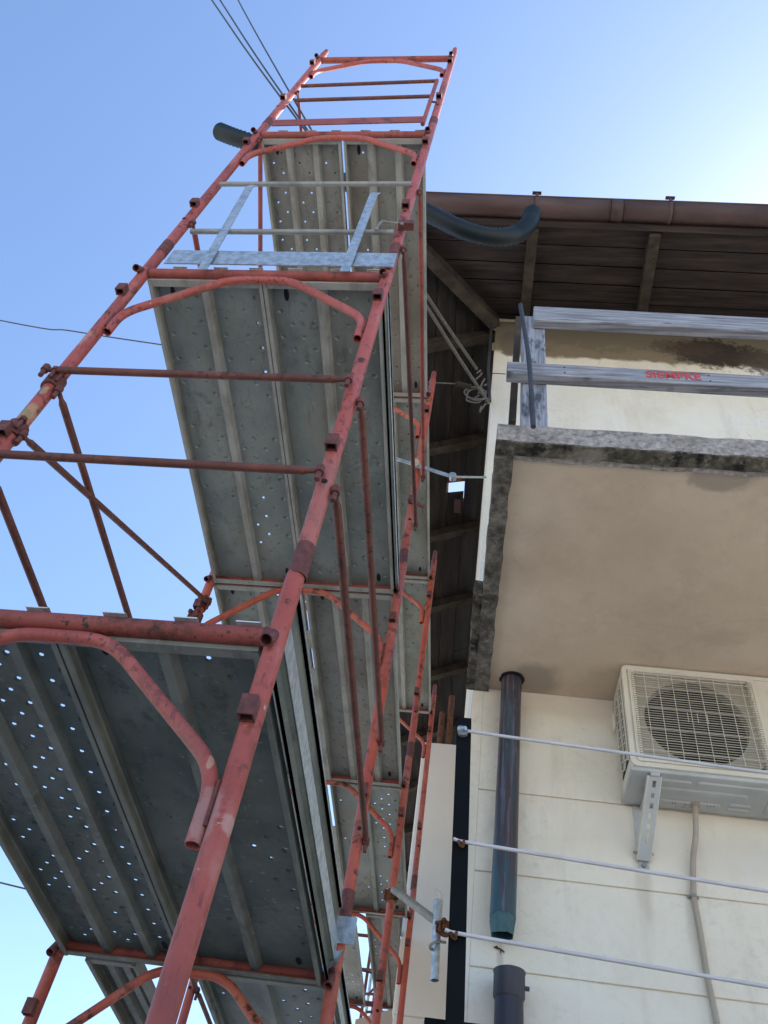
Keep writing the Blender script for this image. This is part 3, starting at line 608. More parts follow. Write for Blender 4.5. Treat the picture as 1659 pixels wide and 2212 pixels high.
# planks -------------------------------------------------------------
cxn = lambda v: v
def plank_meshes(wd, ribs, open_p, dimple_p, seed, mat, rib_mat=None, L=B - .02, hooks=(.26, .62, .93), hcell=.05):
    rnd = random.Random(seed); mb = MB(); y0, y1 = 0, L
    fl = .052; rw = .052; rd = .024; parts = []
    xs = [0.026]
    segs = []
    x = 0.026
    for r in ribs: segs.append((x, r - rw/2)); x = r + rw/2
    segs.append((x, wd - .026))
    # flanges with returned lips and a shoulder fold
    for m in (1, -1):
        X = lambda v: v if m == 1 else wd - v
        prof = [(X(.016), -fl + .006), (X(.014), -fl), (X(.0), -fl), (X(.0), -.006), (X(.004), 0), (X(.018), 0), (X(.026), -.004)]
        vs = [(a, y, z) for y in (y0, y1) for a, z in prof]; n = len(prof)
        fb = MB(); parts.append(('side_flange', fb)); fb.add(vs, [(i, i+1, n+i+1, n+i) if m == -1 else (i, n+i, n+i+1, i+1) for i in range(n-1)])
    for r in ribs:
        prof = [(r - rw/2, -.004), (r - rw/2 + .012, -.004 - rd), (r + rw/2 - .012, -.004 - rd), (r + rw/2, -.004)]
        vs = [(a, y, z) for y in (y0, y1) for a, z in prof]
        rb = MB(); parts.append(('stiffening_rib', rb)); rb.add(vs, [(i, 4+i, 5+i, i+1) for i in range(3)])
    z = -.004
    sheets = []
    for (a, b) in segs:
        mb = MB(); sheets.append(mb)
        nx = max(1, round((b - a)/hcell)); ny = round(L/(.05 if hcell < .04 else .062))
        for i in range(nx):
            xa, xb = a + (b-a)*i/nx, a + (b-a)*(i+1)/nx
            run = None
            for j in range(ny):
                ya, yb = y0 + L*j/ny, y0 + L*(j+1)/ny
                st = 0
                if (i + j) % 2 == 0 and 0 < j < ny-1 and xb - xa > .029:
                    q = rnd.random()*.35 + .65*min(1, max(0, .5 + 1.3*noise.noise(Vector((cxn(xa) * 5, ya * 2.2, seed * 3.3))))); st = 1 if q < open_p else (2 if q < open_p + dimple_p else 0)
                if st == 0:
                    if run is None: run = ya
                    if j == ny-1: mb.add([(xa, run, z), (xb, run, z), (xb, yb, z), (xa, yb, z)], [(0, 3, 2, 1)])
                    continue
                if run is not None and run < ya - 1e-6: mb.add([(xa, run, z), (xb, run, z), (xb, ya, z), (xa, ya, z)], [(0, 3, 2, 1)])
                run = None if j == ny-1 else None
                cx, cy = (xa+xb)/2, (ya+yb)/2; rr = .0064
                c = [(xb, yb, z), (xa, yb, z), (xa, ya, z), (xb, ya, z)]
                n = 8; ang = [R(45 + 45*q) for q in range(8)]
                i1 = [(cx + rr*2.0*math.cos(t), cy + rr*2.0*math.sin(t), z) for t in ang]
                i2 = [(cx + rr*math.cos(t), cy + rr*math.sin(t), z + .005) for t in ang]
                vs = c + i1 + i2; fs = []
                for s in range(4):
                    fs.append((s, 4 + 2*s, 4 + (2*s+1) % 8, 4 + (2*s+2) % 8, (s+1) % 4))
                for s in range(8): fs.append((4+s, 12+s, 12+(s+1) % 8, 4+(s+1) % 8))
                mb.add(vs, fs)
                if st == 2: mb.add(i2, [tuple(range(8))])
    # end channels
    sheet_me = [q_.mesh('deck_sheet', mat) for q_ in sheets]
    for (sx_, sy_) in ((wd*.13 + .02, .075), (wd*.87 - .02, L - .075)):
        sm_ = MB(); sm_.add([(sx_ + .011*math.cos(t_*math.pi/8), sy_ + .030*math.sin(t_*math.pi/8), -.0052) for t_ in range(16)], [tuple(range(16))]); parts.append(('lifting_slot_shade', sm_))  # flat dark oval: the slot's shadow as colour, no opening cut
    end_me = []
    for ya, s in ((0, 1), (L, -1)):
        em = MB()
        em.box((.001, min(ya, ya + s*.003), -fl + .004), (wd - .001, max(ya, ya + s*.003), -.0045))
        em.box((.016, min(ya + s*.003, ya + s*.03), -fl + .004), (wd - .016, max(ya + s*.003, ya + s*.03), -fl + .007))
        end_me.append(em.mesh('end_channel', rib_mat or mat))
    hk = []
    for ya, s in ((0, -1), (L, 1)):
        for q in hooks:
            h = MB(); c = min(wd*q, wd - .034); hw = .030
            prof = [(ya - s*.001, -.006), (ya + s*.002, .008), (ya + s*.008, .0135), (ya + s*.030, .0135), (ya + s*.036, .009)]
            vs = [(c + e*hw, y, zz) for e in (-1, 1) for y, zz in prof]; n = len(prof)
            vs += [(v[0], v[1] - s*.0, v[2] + .0035) for v in vs]
            fs = []
            for i in range(n-1): fs += [(i, i+1, n+i+1, n+i), (2*n+i, 3*n+i, 3*n+i+1, 2*n+i+1)]
            fs += [(n-1, 3*n-1, 4*n-1, 2*n-1)]
            h.add(vs, fs); hk.append(h.mesh('hook', M['zinc']))
    return sheet_me, end_me, hk, [(nm_, b_.mesh(nm_, M['dark'] if nm_ == 'lifting_slot_shade' else (rib_mat or mat))) for nm_, b_ in parts]
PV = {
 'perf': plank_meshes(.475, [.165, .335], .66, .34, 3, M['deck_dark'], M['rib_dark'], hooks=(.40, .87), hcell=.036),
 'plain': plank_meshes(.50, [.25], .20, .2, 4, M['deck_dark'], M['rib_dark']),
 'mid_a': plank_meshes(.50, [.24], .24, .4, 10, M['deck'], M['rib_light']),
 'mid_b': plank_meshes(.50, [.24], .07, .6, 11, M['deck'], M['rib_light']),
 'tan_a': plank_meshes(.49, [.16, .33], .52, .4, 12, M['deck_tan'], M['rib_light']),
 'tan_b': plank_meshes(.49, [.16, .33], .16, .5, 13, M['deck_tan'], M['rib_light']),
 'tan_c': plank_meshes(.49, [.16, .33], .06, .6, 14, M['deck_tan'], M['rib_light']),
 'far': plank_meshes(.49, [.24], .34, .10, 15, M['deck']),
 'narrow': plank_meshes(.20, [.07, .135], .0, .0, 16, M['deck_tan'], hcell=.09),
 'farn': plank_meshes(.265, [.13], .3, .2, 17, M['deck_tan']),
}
def plank(kind, x, k, z, label, dy=.010, rz=0):
    s, e, h, pp = PV[kind]
    t = thing('deck_plank', label, 'plank', (x, k*B + dy, z + .012), 'steel deck planks'); t.rotation_euler = (0, 0, rz)
    [link('deck_sheet', q_, t) for q_ in s]; [link('end_channel', q_, t) for q_ in e]
    for m in h: link('hook', m, t)
    for nm_, me_ in pp: link(nm_, me_, t)
    return t
DK = ['lowest deck', 'middle deck', 'upper deck']
def lab(side, l, k, extra=''): return f'{extra or "grey steel plank"}, {side} side of the {DK[l]}, {BN[k]} bay'
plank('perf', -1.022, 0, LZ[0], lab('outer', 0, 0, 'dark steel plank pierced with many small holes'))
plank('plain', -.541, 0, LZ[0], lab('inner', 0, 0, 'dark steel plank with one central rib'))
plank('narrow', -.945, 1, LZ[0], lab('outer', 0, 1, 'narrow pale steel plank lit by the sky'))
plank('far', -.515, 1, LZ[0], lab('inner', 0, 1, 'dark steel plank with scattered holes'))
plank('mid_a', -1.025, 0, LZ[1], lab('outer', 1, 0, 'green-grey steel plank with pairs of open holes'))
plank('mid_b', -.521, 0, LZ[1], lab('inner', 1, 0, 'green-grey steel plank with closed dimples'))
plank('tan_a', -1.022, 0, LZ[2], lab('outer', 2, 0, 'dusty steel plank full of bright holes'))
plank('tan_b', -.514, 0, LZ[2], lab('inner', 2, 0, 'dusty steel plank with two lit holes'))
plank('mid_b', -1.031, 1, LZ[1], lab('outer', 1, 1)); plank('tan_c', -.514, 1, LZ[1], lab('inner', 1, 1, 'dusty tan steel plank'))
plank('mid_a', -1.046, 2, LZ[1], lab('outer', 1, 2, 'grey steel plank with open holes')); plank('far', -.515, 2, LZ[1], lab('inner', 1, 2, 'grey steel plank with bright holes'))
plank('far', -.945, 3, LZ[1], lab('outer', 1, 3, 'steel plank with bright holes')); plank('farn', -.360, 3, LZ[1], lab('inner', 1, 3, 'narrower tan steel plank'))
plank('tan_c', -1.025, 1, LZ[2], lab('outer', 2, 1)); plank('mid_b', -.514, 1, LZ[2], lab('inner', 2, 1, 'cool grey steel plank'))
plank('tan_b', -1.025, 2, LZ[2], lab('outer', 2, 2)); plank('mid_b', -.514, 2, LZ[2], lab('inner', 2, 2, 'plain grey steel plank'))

# filler board and toe boards on the house side --------------------------
for (a_, b_, x_) in ((2.11, 2.26, -.523), (2.43, 3.56, -.523), (4.12, 5.36, -.531)):  # invented strips, added only to shorten the bright sky slits between planks
    o = MB().box((x_ - .020, a_, H - .046), (x_ + .020, b_, H - .043)).build('seam_sky_blocker', M['rib_light']); tag(o, {2.11: 'short added strip blocking sky in the middle deck plank seam, between two bright slits', 2.43: 'long added strip blocking sky in the middle deck plank seam, second bay', 4.12: 'added strip blocking sky in the middle deck plank seam, third bay'}[a_], 'strip')
def toe(x, k, l, label, h, y0=.03, y1=B-.03, z0=-.03, mt0='deck_dark'):
    t = thing('toe_board', label, 'toe board', (x, k*B, LZ[l] + z0))
    def strip(prof, nm, mt):
        mb = MB(); n = len(prof)
        vs = [(a, y, z) for y in (y0, y1) for a, z in prof] + [(a - .002, y, z) for y in (y0, y1) for a, z in prof]
        fs = [(i, i+1, n+i+1, n+i) for i in range(n-1)] + [(2*n+i, 3*n+i, 3*n+i+1, 2*n+i+1) for i in range(n-1)] + [(0, n, 3*n, 2*n), (n-1, 2*n-1, 4*n-1, 3*n-1)]
        fs += [(i, 2*n+i, 2*n+i+1, i+1) for i in range(n-1)] + [(n+i, n+i+1, 3*n+i+1, 3*n+i) for i in range(n-1)]
        mb.add(vs, fs); mb.build(nm, mt, t)
    a, b = h*.24, h*.60
    strip([(.010, 0), (.0, .0), (0, a), (.014, a + .012), (.014, b - .012), (0, b), (0, h), (.012, h)], 'board', M[mt0])  # sheet colour carries the shade of the recessed folds
    strip([(.0162, a + .010), (.0165, b - .012)], 'ridge', M['galv'])  # brighter metal paints in the light caught by the ridge
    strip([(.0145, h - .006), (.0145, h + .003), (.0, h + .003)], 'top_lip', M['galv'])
    return t
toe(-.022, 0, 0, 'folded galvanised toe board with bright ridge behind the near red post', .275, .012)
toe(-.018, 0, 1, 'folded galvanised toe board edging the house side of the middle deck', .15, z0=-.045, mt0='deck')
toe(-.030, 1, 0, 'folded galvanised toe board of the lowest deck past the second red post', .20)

# rails between posts --------------------------------------------------
def rail(p, q, label, r=.0135, mat=None, wedges=True, group='scaffold rails', ends=.05):
    p, q = Vector(p), Vector(q); t = thing('guard_rail', label, 'rail', p, group); d = q - p; u = d.normalized()
    MB().path(dense([u*ends, d - u*ends], .3), r, 16).build('tube', mat or M['rail'], t)
    for s, c in ((1, Vector((0, 0, 0))), (-1, d)):
        a = c + u*s*ends; b = c + u*s*-.0
        MB().path([a, a.lerp(b, .35), b], r, 12, radii=[r, r*.62, r*.62]).build('flattened_end', mat or M['rail'], t)
        if wedges:
            wv = MB(); wv.path([b + Vector((0, -.004, -.045)), b + Vector((0, -.004, .022))], .0085, 10); wv.path([b + Vector((0, -.004, -.012)), b + Vector((0, -.004, .014))], .014, 12)
            wv.build('wedge', M['lug'], t)
    return t
yo = -PR - .016
rail((-W - .02, yo, .625), (-.012, yo, .612), 'rusty red end rail across the nearest frame, lower of the pair')
rail((-W - .03, yo, 1.130), (-.012, yo, 1.128), 'rusty red end rail across the nearest frame, upper of the pair')
def side_rail(x, k, z0, z1, label, s=1, y0=0, y1=B, **kw):
    xx = x + s*(PR + .014)
    return rail((xx, k*B + y0, z0), (xx, k*B + y1, z1), label, **kw)
side_rail(0, 0, .57, .54, 'dark rusty inner rail above the lowest deck, lower one')
side_rail(0, 0, 1.05, 1.03, 'dark rusty inner rail above the lowest deck, upper one')
side_rail(0, 0, H + .30, H + .56, 'thin dark red inner rail beside the middle deck, lower one, sloping', r=.0115)
side_rail(0, 0, H + 1.04, H + 1.04, 'thin red inner rail beside the middle deck, upper one', r=.0115, mat=M['red2'])
side_rail(-W, 0, .57, .56, 'dark outer rail over the lowest deck against the sky, lower one', 1)
side_rail(-W, 0, 1.055, 1.05, 'dark outer rail over the lowest deck against the sky, upper one', 1)
side_rail(-W, 0, H + .58, H + .57, 'short seen red outer rail at the left of the middle deck', 1, mat=M['red2'])
side_rail(-W, 0, 2*H + 1.02, 2*H + 1.02, 'thin outer rail above the upper deck beside the cables', 1, mat=M['red2'], r=.0115)
side_rail(-W, 0, .78, 1.84, 'dark diagonal brace between the two near left posts against the sky', 1, r=.0125)
side_rail(-W, 0, 3.97, 3.02, 'rusty diagonal brace behind the galvanised end guard', 1, r=.0135, mat=M['red2'])
for k in (1, 2):
    side_rail(-W, k, .58, .58, f'rusty outer rail over the lowest deck, {BN[k]} bay, low', 1)
side_rail(-W, 3, H+.55, H+.55, 'outer rail of the middle deck, fourth bay', 1, r=.012)
for i, (px, Y, top, mt, lb) in enumerate(((783, 9.4, 4.0, 'rail', 'thin dark far pole, left of the gap beyond the last row'), (800, 10.2, 3.6, 'galv', 'pale far pole just right of the dark one beyond the last row'),
        (812, 11.0, 3.9, 'red', 'red far pole beyond the last row'), (821, 10.0, 3.5, 'galv', 'thin bright far pole beside the red one'), (831, 10.8, 3.8, 'rail', 'dark far pole nearest the annex edge'))):
    p = at(px, 2120, Y=Y); o = MB().path([(p.x, Y, gz), (p.x + (.05 if i == 0 else 0), Y, top)], .019, 10).build('scaffold_pole', M[mt]); tag(o, lb, 'pole')
for i, (a, b, Y, lb) in enumerate((((760, 2018), (864, 2029), 7.0, 'dark cross rail between the third and fourth far rows'), ((772, 2092), (842, 2100), 9.3, 'red far cross rail under the far planks'), ((776, 2146), (850, 2150), 9.6, 'lower far cross rail'), ((790, 2186), (850, 2186), 9.8, 'lowest far cross rail above the canopy'))):
    p, q = at(*a, Y=Y), at(*b, Y=Y); o = MB().path([p, q], .016, 10).build('cross_rail', M['rail']); tag(o, lb, 'rail')
p, q = at(794, 2150, Y=9.2), at(836, 2104, Y=9.2); o = MB().path([p, q], .014, 8).build('diagonal_brace', M['rail']); tag(o, 'small dark diagonal brace in the far scaffold', 'brace')

# galvanised end guard on the middle tier ---------------------------------
eg = thing('end_guard', 'galvanised end guard with two flat bars and toe board on the middle tier', 'guard', (0, 0, 0))
for (a, b) in (((475, 398), (888, 397)), ((412, 500), (850, 502))):
    p = at(*a, Y=-.035); q = at(*b, Y=-.035)
    MB().path(dense([p, q], .2), .0125, 14).build('tube', M['galv_dull'], eg)
for (a, b, y1) in (((540, 402), (437, 582), -.052), ((808, 418), (744, 586), -.052)):
    p = at(*a, Y=-.050); q = at(*b, Y=-.050); pz = at(*b, Y=-.05)
    m = MB().beam(p, q, .040, .004, (0, 1, 0)); m.build('flat_bar', M['galv'], eg)
    m = MB().beam(p + Vector((0, .004, .0)), p + Vector((.006, .012, .045)), .040, .004, (0, 1, 0)); m.build('bar_foot', M['galv'], eg)
p = at(345, 584, Y=-.03); q = at(838, 586, Y=-.03); p2 = at(372, 561, Y=-.03)
tz0, tz1 = H + .03, H + .17
MB().box((p[0], -.038, tz0), (q[0] + .02, -.033, tz1)).build('toe_board', M['galv'], eg)
MB().box((p[0], -.033, tz1 - .003), (q[0] + .02, -.015, tz1)).build('toe_board_lip', M['galv'], eg)
hk = [at(812, 497, Y=-.06), at(824, 478, Y=-.06), at(872, 484, Y=-.06)]
MB().path(bend(hk, .02), .006, 8).build('hook_rod', M['galv_dull'], eg)
p = at(880, 488, Y=-.045); MB().box((p[0]-.04, -.065, p[2]-.018), (p[0]+.03, -.03, p[2]+.018)).build('clip_block', M['rail'], eg)

# red end gate on the upper tier ---------------------------------------------
rg = thing('end_gate', 'dark red end gate of two rails and kick plate on the upper tier', 'guard', (0, 0, 0))
pts = [at(650, 186, Y=-.035), at(942, 175, Y=-.035)]
MB().path(pts, .0125, 12).build('tube', M['rail'], rg)
MB().path([at(636, 217, Y=-.035), at(930, 208, Y=-.035)], .0125, 12).build('tube', M['rail'], rg)
MB().path([at(944, 174, Y=-.035), at(913, 268, Y=-.035)], .0135, 12).build('upright', M['red2'], rg)
a, b = at(590, 266, Y=-.035), at(913, 258, Y=-.035)
MB().beam(a, b, .006, .125).build('kick_plate', M['red2'], rg)
MB().path([at(925, 219, Y=-.035), at(944, 221, Y=-.035)], .007, 8).build('catch', M['rail'], rg)

# couplers --------------------------------------------------------------------
def coupler(name, c, r, label, mat=None, bolts=2, axis=(0, 0, 1), seed=0):
    rnd = random.Random(seed); c = Vector(c); t = thing(name, label, 'coupler', c)
    u = Vector(axis).normalized()
    MB().path([u*-.032, u*.032], r + .010, 16).build('clamp_band', mat or M['rust'], t)
    for k in range(bolts):
        a = rnd.uniform(0, 6.28); d = Vector((math.cos(a), -abs(math.sin(a)), 0)); p = d*(r + .018) + u*rnd.uniform(-.012, .012)
        MB().path([p - Vector((0, 0, .03)), p + Vector((0, 0, .03))], .0065, 8).build('bolt', mat or M['rust'], t)
        MB().path([p + Vector((0, 0, .012)), p + Vector((0, 0, .026))], .013, 6).build('nut', mat or M['rust'], t)
    return t
coupler('coupler', (-W, B, .42 + .0), PR, 'dark clamp on the left post of the second row, upper', M['lug'], 3, seed=2) if False else None
p = at(437, 1306, Y=B); coupler('coupler', (-W, B, p[2]), PR, 'dark clamp with pins on the second left post at the brace end', M['lug'], 3, seed=2)
p = at(445, 1338, Y=B); coupler('coupler', (-W, B, p[2]), PR, 'dark clamp on the second left post just below the brace end', M['lug'], 2, seed=5)
coupler('coupler', (-W, 0, 1.10), PR, 'rusty wedge clamp on the near left post at the upper end rail', M['lug'], 2, seed=8)
coupler('coupler', (-W, 0, .80), PR, 'rusty wedge clamp on the near left post at the picture edge', M['lug'], 2, seed=9)

# tie tube from the third row to the wall, with ring hook and short tube
c1 = Vector((0, 2*B, 1.245)); e1 = at(968, 2010, Y=3.36)
ti = thing('tie_tube', 'grey steel tie tube from the red post towards the black upright', 'tube', c1 + Vector((.0, -.05, 0)))
p0 = Vector((.012, -.01, .012)); p1 = e1 - (c1 + Vector((0, -.05, 0)))
MB().path([p0, p1], .0242, 18, hollow=.003).build('tube', M['galv_dull'], ti)
coupler('coupler', c1, PR, 'rust-brown swivel coupler holding the tie tube to the red post', M['rust'], 4, seed=11)
coupler('coupler', e1 + Vector((-.02, -.02, .0)), .026, 'rust-brown coupler joining the tie tube to the short upright tube', M['rust'], 4, (.3, 0, 1), seed=12)
v0, v1 = at(946, 1945, Y=3.38), at(939, 2118, Y=3.38)
o = MB().path([v1, v0], .0235, 18, hollow=.003).build('short_tube', M['galv']); tag(o, 'short bright galvanised upright tube clamped beside the black post', 'tube')
hkp = [at(962, 2036, Y=3.40), at(945, 2034, Y=3.34), at(930, 2041, Y=3.33), at(931, 2050, Y=3.36), at(942, 2048, Y=3.42)]
o = MB().path(spline(hkp, 6), .008, 8).build('hook', M['galv_dull']); tag(o, 'bent steel hook around the short galvanised tube', 'hook')
hkp = [at(951, 1990, Y=3.42), at(954, 1940, Y=3.42), at(950, 1928, Y=3.42), at(940, 1920, Y=3.42)]
o = MB().path(bend(hkp, .04), .009, 8).build('hook_rod', M['wire']); tag(o, 'pale bent rod end above the short galvanised tube', 'rod')

# galvanised plate on the second row post, at the end of the filler board
p = at(742, 2010, Y=B - .03)
pl = MB().box((p[0] - .052, B - .040, p[2] - .052), (p[0] + .046, B - .034, p[2] + .050)).build('plate', M['galv'], None, bevel=.001); tag(pl, 'square galvanised plate fixed to the second red post', 'plate')
p = at(716, 2100, Y=B - .04); o = MB().add([(p[0]-.045, B-.04, p[2]-.02), (p[0]+.02, B-.05, p[2]+.035), (p[0]+.03, B-.03, p[2]+.09), (p[0]-.03, B-.03, p[2]+.07)], [(0, 1, 2, 3)]).build('bent_scrap', M['galv']); tag(o, 'small bent scrap of sheet at the deck corner by the second post', 'scrap')

# galvanised wall tie beside the upper tier
wt = thing('wall_tie', 'bright galvanised angle tie from the red post towards the house wall', 'tie', (0, 0, 0))
y = B - .06
p, q = at(835, 984, Y=y), at(972, 1028, Y=y); m = MB()
m.beam(p, q, .004, .030); d = (q - p).normalized(); m.beam(p + Vector((0, .012, .015)), q + Vector((0, .012, .015)), .026, .004); m.build('angle', M['galv'], wt)
c = at(978, 1030, Y=y); MB().path([c + Vector((0, -.02, 0)), c + Vector((0, .02, 0))], .022, 14).build('eye', M['galv'], wt)
MB().path([c + Vector((0, -.028, -.004)), c + Vector((.003, -.028, -.05))], .009, 8).build('bolt', M['galv'], wt)
MB().path([c, at(1049, 1031, Y=2.22)], .0075, 8).build('rod', M['galv'], wt)
p = at(898, 1003, Y=y); MB().path([p + Vector((0, -.03, -.02)), p + Vector((0, .02, .02))], .026, 12).build('clamp', M['yellow'], wt)
p = at(882, 1090, Y=B); MB().path([p + Vector((0, -.04, 0)), at(915, 1095, Y=B - .04)], .011, 8).build('pin', M['lug'], wt)

# hose --------------------------------------------------------------------------
def corr(pts, r, step, amp, n=16):
    P = dense(spline(pts, 10), step); return P, [r + (amp if i % 2 else -amp) for i in range(len(P))]
hp_ = [at(472, 283, Y=.24), at(505, 296, Y=.26), at(552, 312, Y=.30), at(640, 350, Y=.42), at(760, 400, Y=.55), at(870, 435, Y=.64), at(930, 463, Y=.68), at(1000, 497, Y=.72), at(1060, 512, Y=.74), at(1110, 508, Y=.755), at(1140, 486, Y=.77), at(1150, 460, Y=.80)]
P, RR = corr(hp_, .060, .013, .0038)
o = MB().path(P, .062, 18, radii=RR, hollow=.006).build('corrugated_hose', M['hose']); tag(o, 'dark green corrugated hose hanging under the gutter past the upper deck', 'hose')

# cables ---------------------------------------------------------------------------
for i, (a, b, lb) in enumerate((((452, -8), (664, 288), 'leftmost of the three thin cables running up from the upper deck'), ((470, -8), (669, 288), 'middle one of the three thin cables running up from the upper deck'), ((482, -60), (678, 290), 'rightmost of the three thin cables running up from the upper deck'))):
    p = at(*a, Y=-.35 + i*.03); q = at(*b, Y=.10); e = q + (q - p).normalized()*.35
    mid = p.lerp(q, .5) + Vector((0, 0, -.03)); pts = spline([p + (p - q)*1.5 + Vector((0, 0, .1)), p, mid, q, e], 10)
    o = MB().path(pts, .0065, 8).build('cable', M['cable']); tag(o, lb, 'cable', 'cables')
p, q = at(-60, 680, Y=5), at(400, 752, Y=5); o = MB().path(spline([p - (q-p)*3 + Vector((0, 0, 1.0)), p, p.lerp(q, .5) + Vector((0, 0, -.02)), q, q + (q-p)*2 + Vector((0, 0, .2))], 12), .011, 8).build('cable', M['cable']); tag(o, 'distant twisted cable crossing the sky at the left', 'cable', 'cables')
p, q = at(-60, 1892, Y=7), at(150, 1943, Y=7); o = MB().path([p - (q-p)*4, p, q, q + (q-p)*3], .009, 8).build('cable', M['cable']); tag(o, 'faint distant cable low in the sky at the left edge', 'cable', 'cables')

# ropes and coil by the wall corner -------------------------------------------------
rp = [(at(905, 612, Y=1.3), at(1030, 797, Y=2.1), 'rope from the eaves to the knot at the wall corner, upper one'), (at(905, 635, Y=1.3), at(1056, 872, Y=2.1), 'rope from the eaves to the wall corner, lower one')]
for a, b, lb in rp:
    o = MB().path(spline([a, a.lerp(b, .5) + Vector((0, 0, -.015)), b]), .013, 8).build('rope', M['cordgrey']); tag(o, lb, 'rope')
pts = [hat(1074, 690, -.03), hat(1062, 705, -.03), hat(1058, 760, -.03), hat(1055, 800, -.03), hat(1058, 870, -.03)]
o = MB().path(spline([HM @ (p + Vector((0, -.01, 0))) for p in pts]), .012, 8).build('wall_cable', M['cable']); tag(o, 'dark cable looping down the house wall corner under the eaves', 'cable')
c = at(1030, 852, Y=2.05); pts = []
for k in range(90):
    t = k/90*3*2*math.pi; rr = .075 + .012*math.sin(k*.37)
    pts.append(c + Vector((rr*math.cos(t) - .01 + .006*math.sin(k*.9), .012*math.sin(t*.33), rr*1.25*math.sin(t) + .008*math.cos(k*.6))))
o = MB().path(pts, .007, 7).build('rope_coil', M['cordgrey']); tag(o, 'coiled loop of old wire hanging at the wall corner', 'coil')
kn = MB()
for k in range(14):
    a = at(1045 + random.uniform(-14, 10), 800 + k*6, Y=2.08) ; b = a + Vector((random.uniform(-.03, .04), random.uniform(-.02, .02), random.uniform(-.10, -.02)))
    kn.path([a, b], .008, 6)
o = kn.build('wire_tangle', M['cordgrey']); tag(o, 'tangle of old wires hooked to the wall corner above the coil', 'wire')
a, b, c2, d2 = at(925, 826, Y=1.85), at(984, 829, Y=1.9), at(990, 829, Y=1.9), at(1018, 836, Y=1.92)
t = thing('strain_insulator', 'wooden toggle on a line from the red post top to the coil', 'insulator', a)
MB().path([Vector((0, 0, 0)), b - a], .006, 6).build('line', M['cordgrey'], t); MB().path([b - a, c2 - a, d2 - a], .02, 10, radii=[.014, .02, .018]).build('toggle', M['rafter'], t)
a = at(988, 1082, Z=5.79)
o = MB().box((a[0]-.035, a[1]-.02, a[2]-.0), (a[0]+.035, a[1]+.16, a[2]+.01)).build('red_scrap', M['redscrap']); tag(o, 'dull red scrap lodged under the eaves below the bright gap', 'scrap')

# ------------------------------------------------------------------ downpipes
dp = thing('downpipe', 'peeling purple and teal downpipe coming out of the balcony slab', 'downpipe', mat=HM)
yp = -.085
t0, t1 = hat(1105, 1470, yp), hat(1085, 2022, yp)
l_, r2 = hat(1058, 1900, yp), hat(1115, 1900, yp); pr = (r2[0]-l_[0])/2*.97
t0[2] = SB + .003
pts = [t0, t0.lerp(t1, .25), t0.lerp(t1, .5), t0.lerp(t1, .75), t1 + Vector((0, 0, .075))]
MB().path(pts, pr, 28, hollow=.004, radii=[pr*.97, pr*.97, pr*.985, pr, pr]).build('pipe', M['pipe'], dp)
oc = []
mb = MB()
for rr_, zz in ((pr + .002, .078), (pr + .003, .062), (pr - .007, .0)):
    oc.append([(t1[0] + rr_*math.cos(R(22.5+45*k)), t1[1] + rr_*math.sin(R(22.5+45*k)), t1[2] + zz + (.004*math.sin(k*2.1))) for k in range(8)])
vs = oc[0] + oc[1] + oc[2]; fs = [(i*8+k, (i+1)*8+k, (i+1)*8+(k+1) % 8, i*8+(k+1) % 8) for i in range(2) for k in range(8)]
vs += [(t1[0] + (p[0]-t1[0])*.93, t1[1] + (p[1]-t1[1])*.93, p[2] + (.0 if i > 15 else 0)) for i, p in enumerate(oc[0] + oc[1] + oc[2])]
fs += [(24+i*8+k, 24+i*8+(k+1) % 8, 24+(i+1)*8+(k+1) % 8, 24+(i+1)*8+k) for i in range(2) for k in range(8)] + [(16+k, 40+k, 40+(k+1) % 8, 16+(k+1) % 8) for k in range(8)]
mb.add(vs, fs).build('folded_end', nmat('teal_pipe_end', [(.3, (.03, .075, .085)), (.7, (.06, .13, .14))], 20, rough=.5), dp)
lp = thing('lower_pipe', 'dark plastic pipe with collar standing below the cut downpipe', 'downpipe', mat=HM)
a = hat(1100, 2100, yp); l_, r2 = hat(1068, 2160, yp), hat(1131, 2160, yp); p2 = (r2[0]-l_[0])/2; a[0] = (l_[0]+r2[0])/2
MB().path([(a[0]+.012, yp, gz), (a[0]+.006, yp, -.8), (a[0], yp, a[2]-.09)], p2, 28, hollow=.004).build('pipe', M['pipe2'], lp)
MB().path([(a[0], yp, a[2]-.105), (a[0], yp, a[2]-.095), (a[0], yp, a[2]-.01), (a[0], yp, a[2])], p2+.006, 28, hollow=.005, radii=[p2+.001, p2+.006, p2+.006, p2+.009]).build('collar', M['pipe2'], lp)
MB().box((a[0]+p2+.004, yp-.012, a[2]-.062), (a[0]+p2+.022, yp+.004, a[2]-.05)).build('lug', M['pipe2'], lp)
# moth
mo = thing('moth', 'small brown moth resting on the wall under the downpipe', 'moth', HM @ hat(1080, 2051, -.004))
MB().path([(-.004, 0, .004), (.012, -.003, -.005), (.018, -.002, -.010)], .003, 6).build('body', M['rafter'], mo)
for s in ((-.028, .006), (.004, -.024)):
    MB().add([(0, -.003, 0), (s[0]*.6 + .004, -.005, s[1]*.6 + .009), (s[0], -.002, s[1]), (s[0]*.5, -.003, s[1]*.5 - .004)], [(0, 1, 2, 3)]).build('wing', M['rafter'], mo)

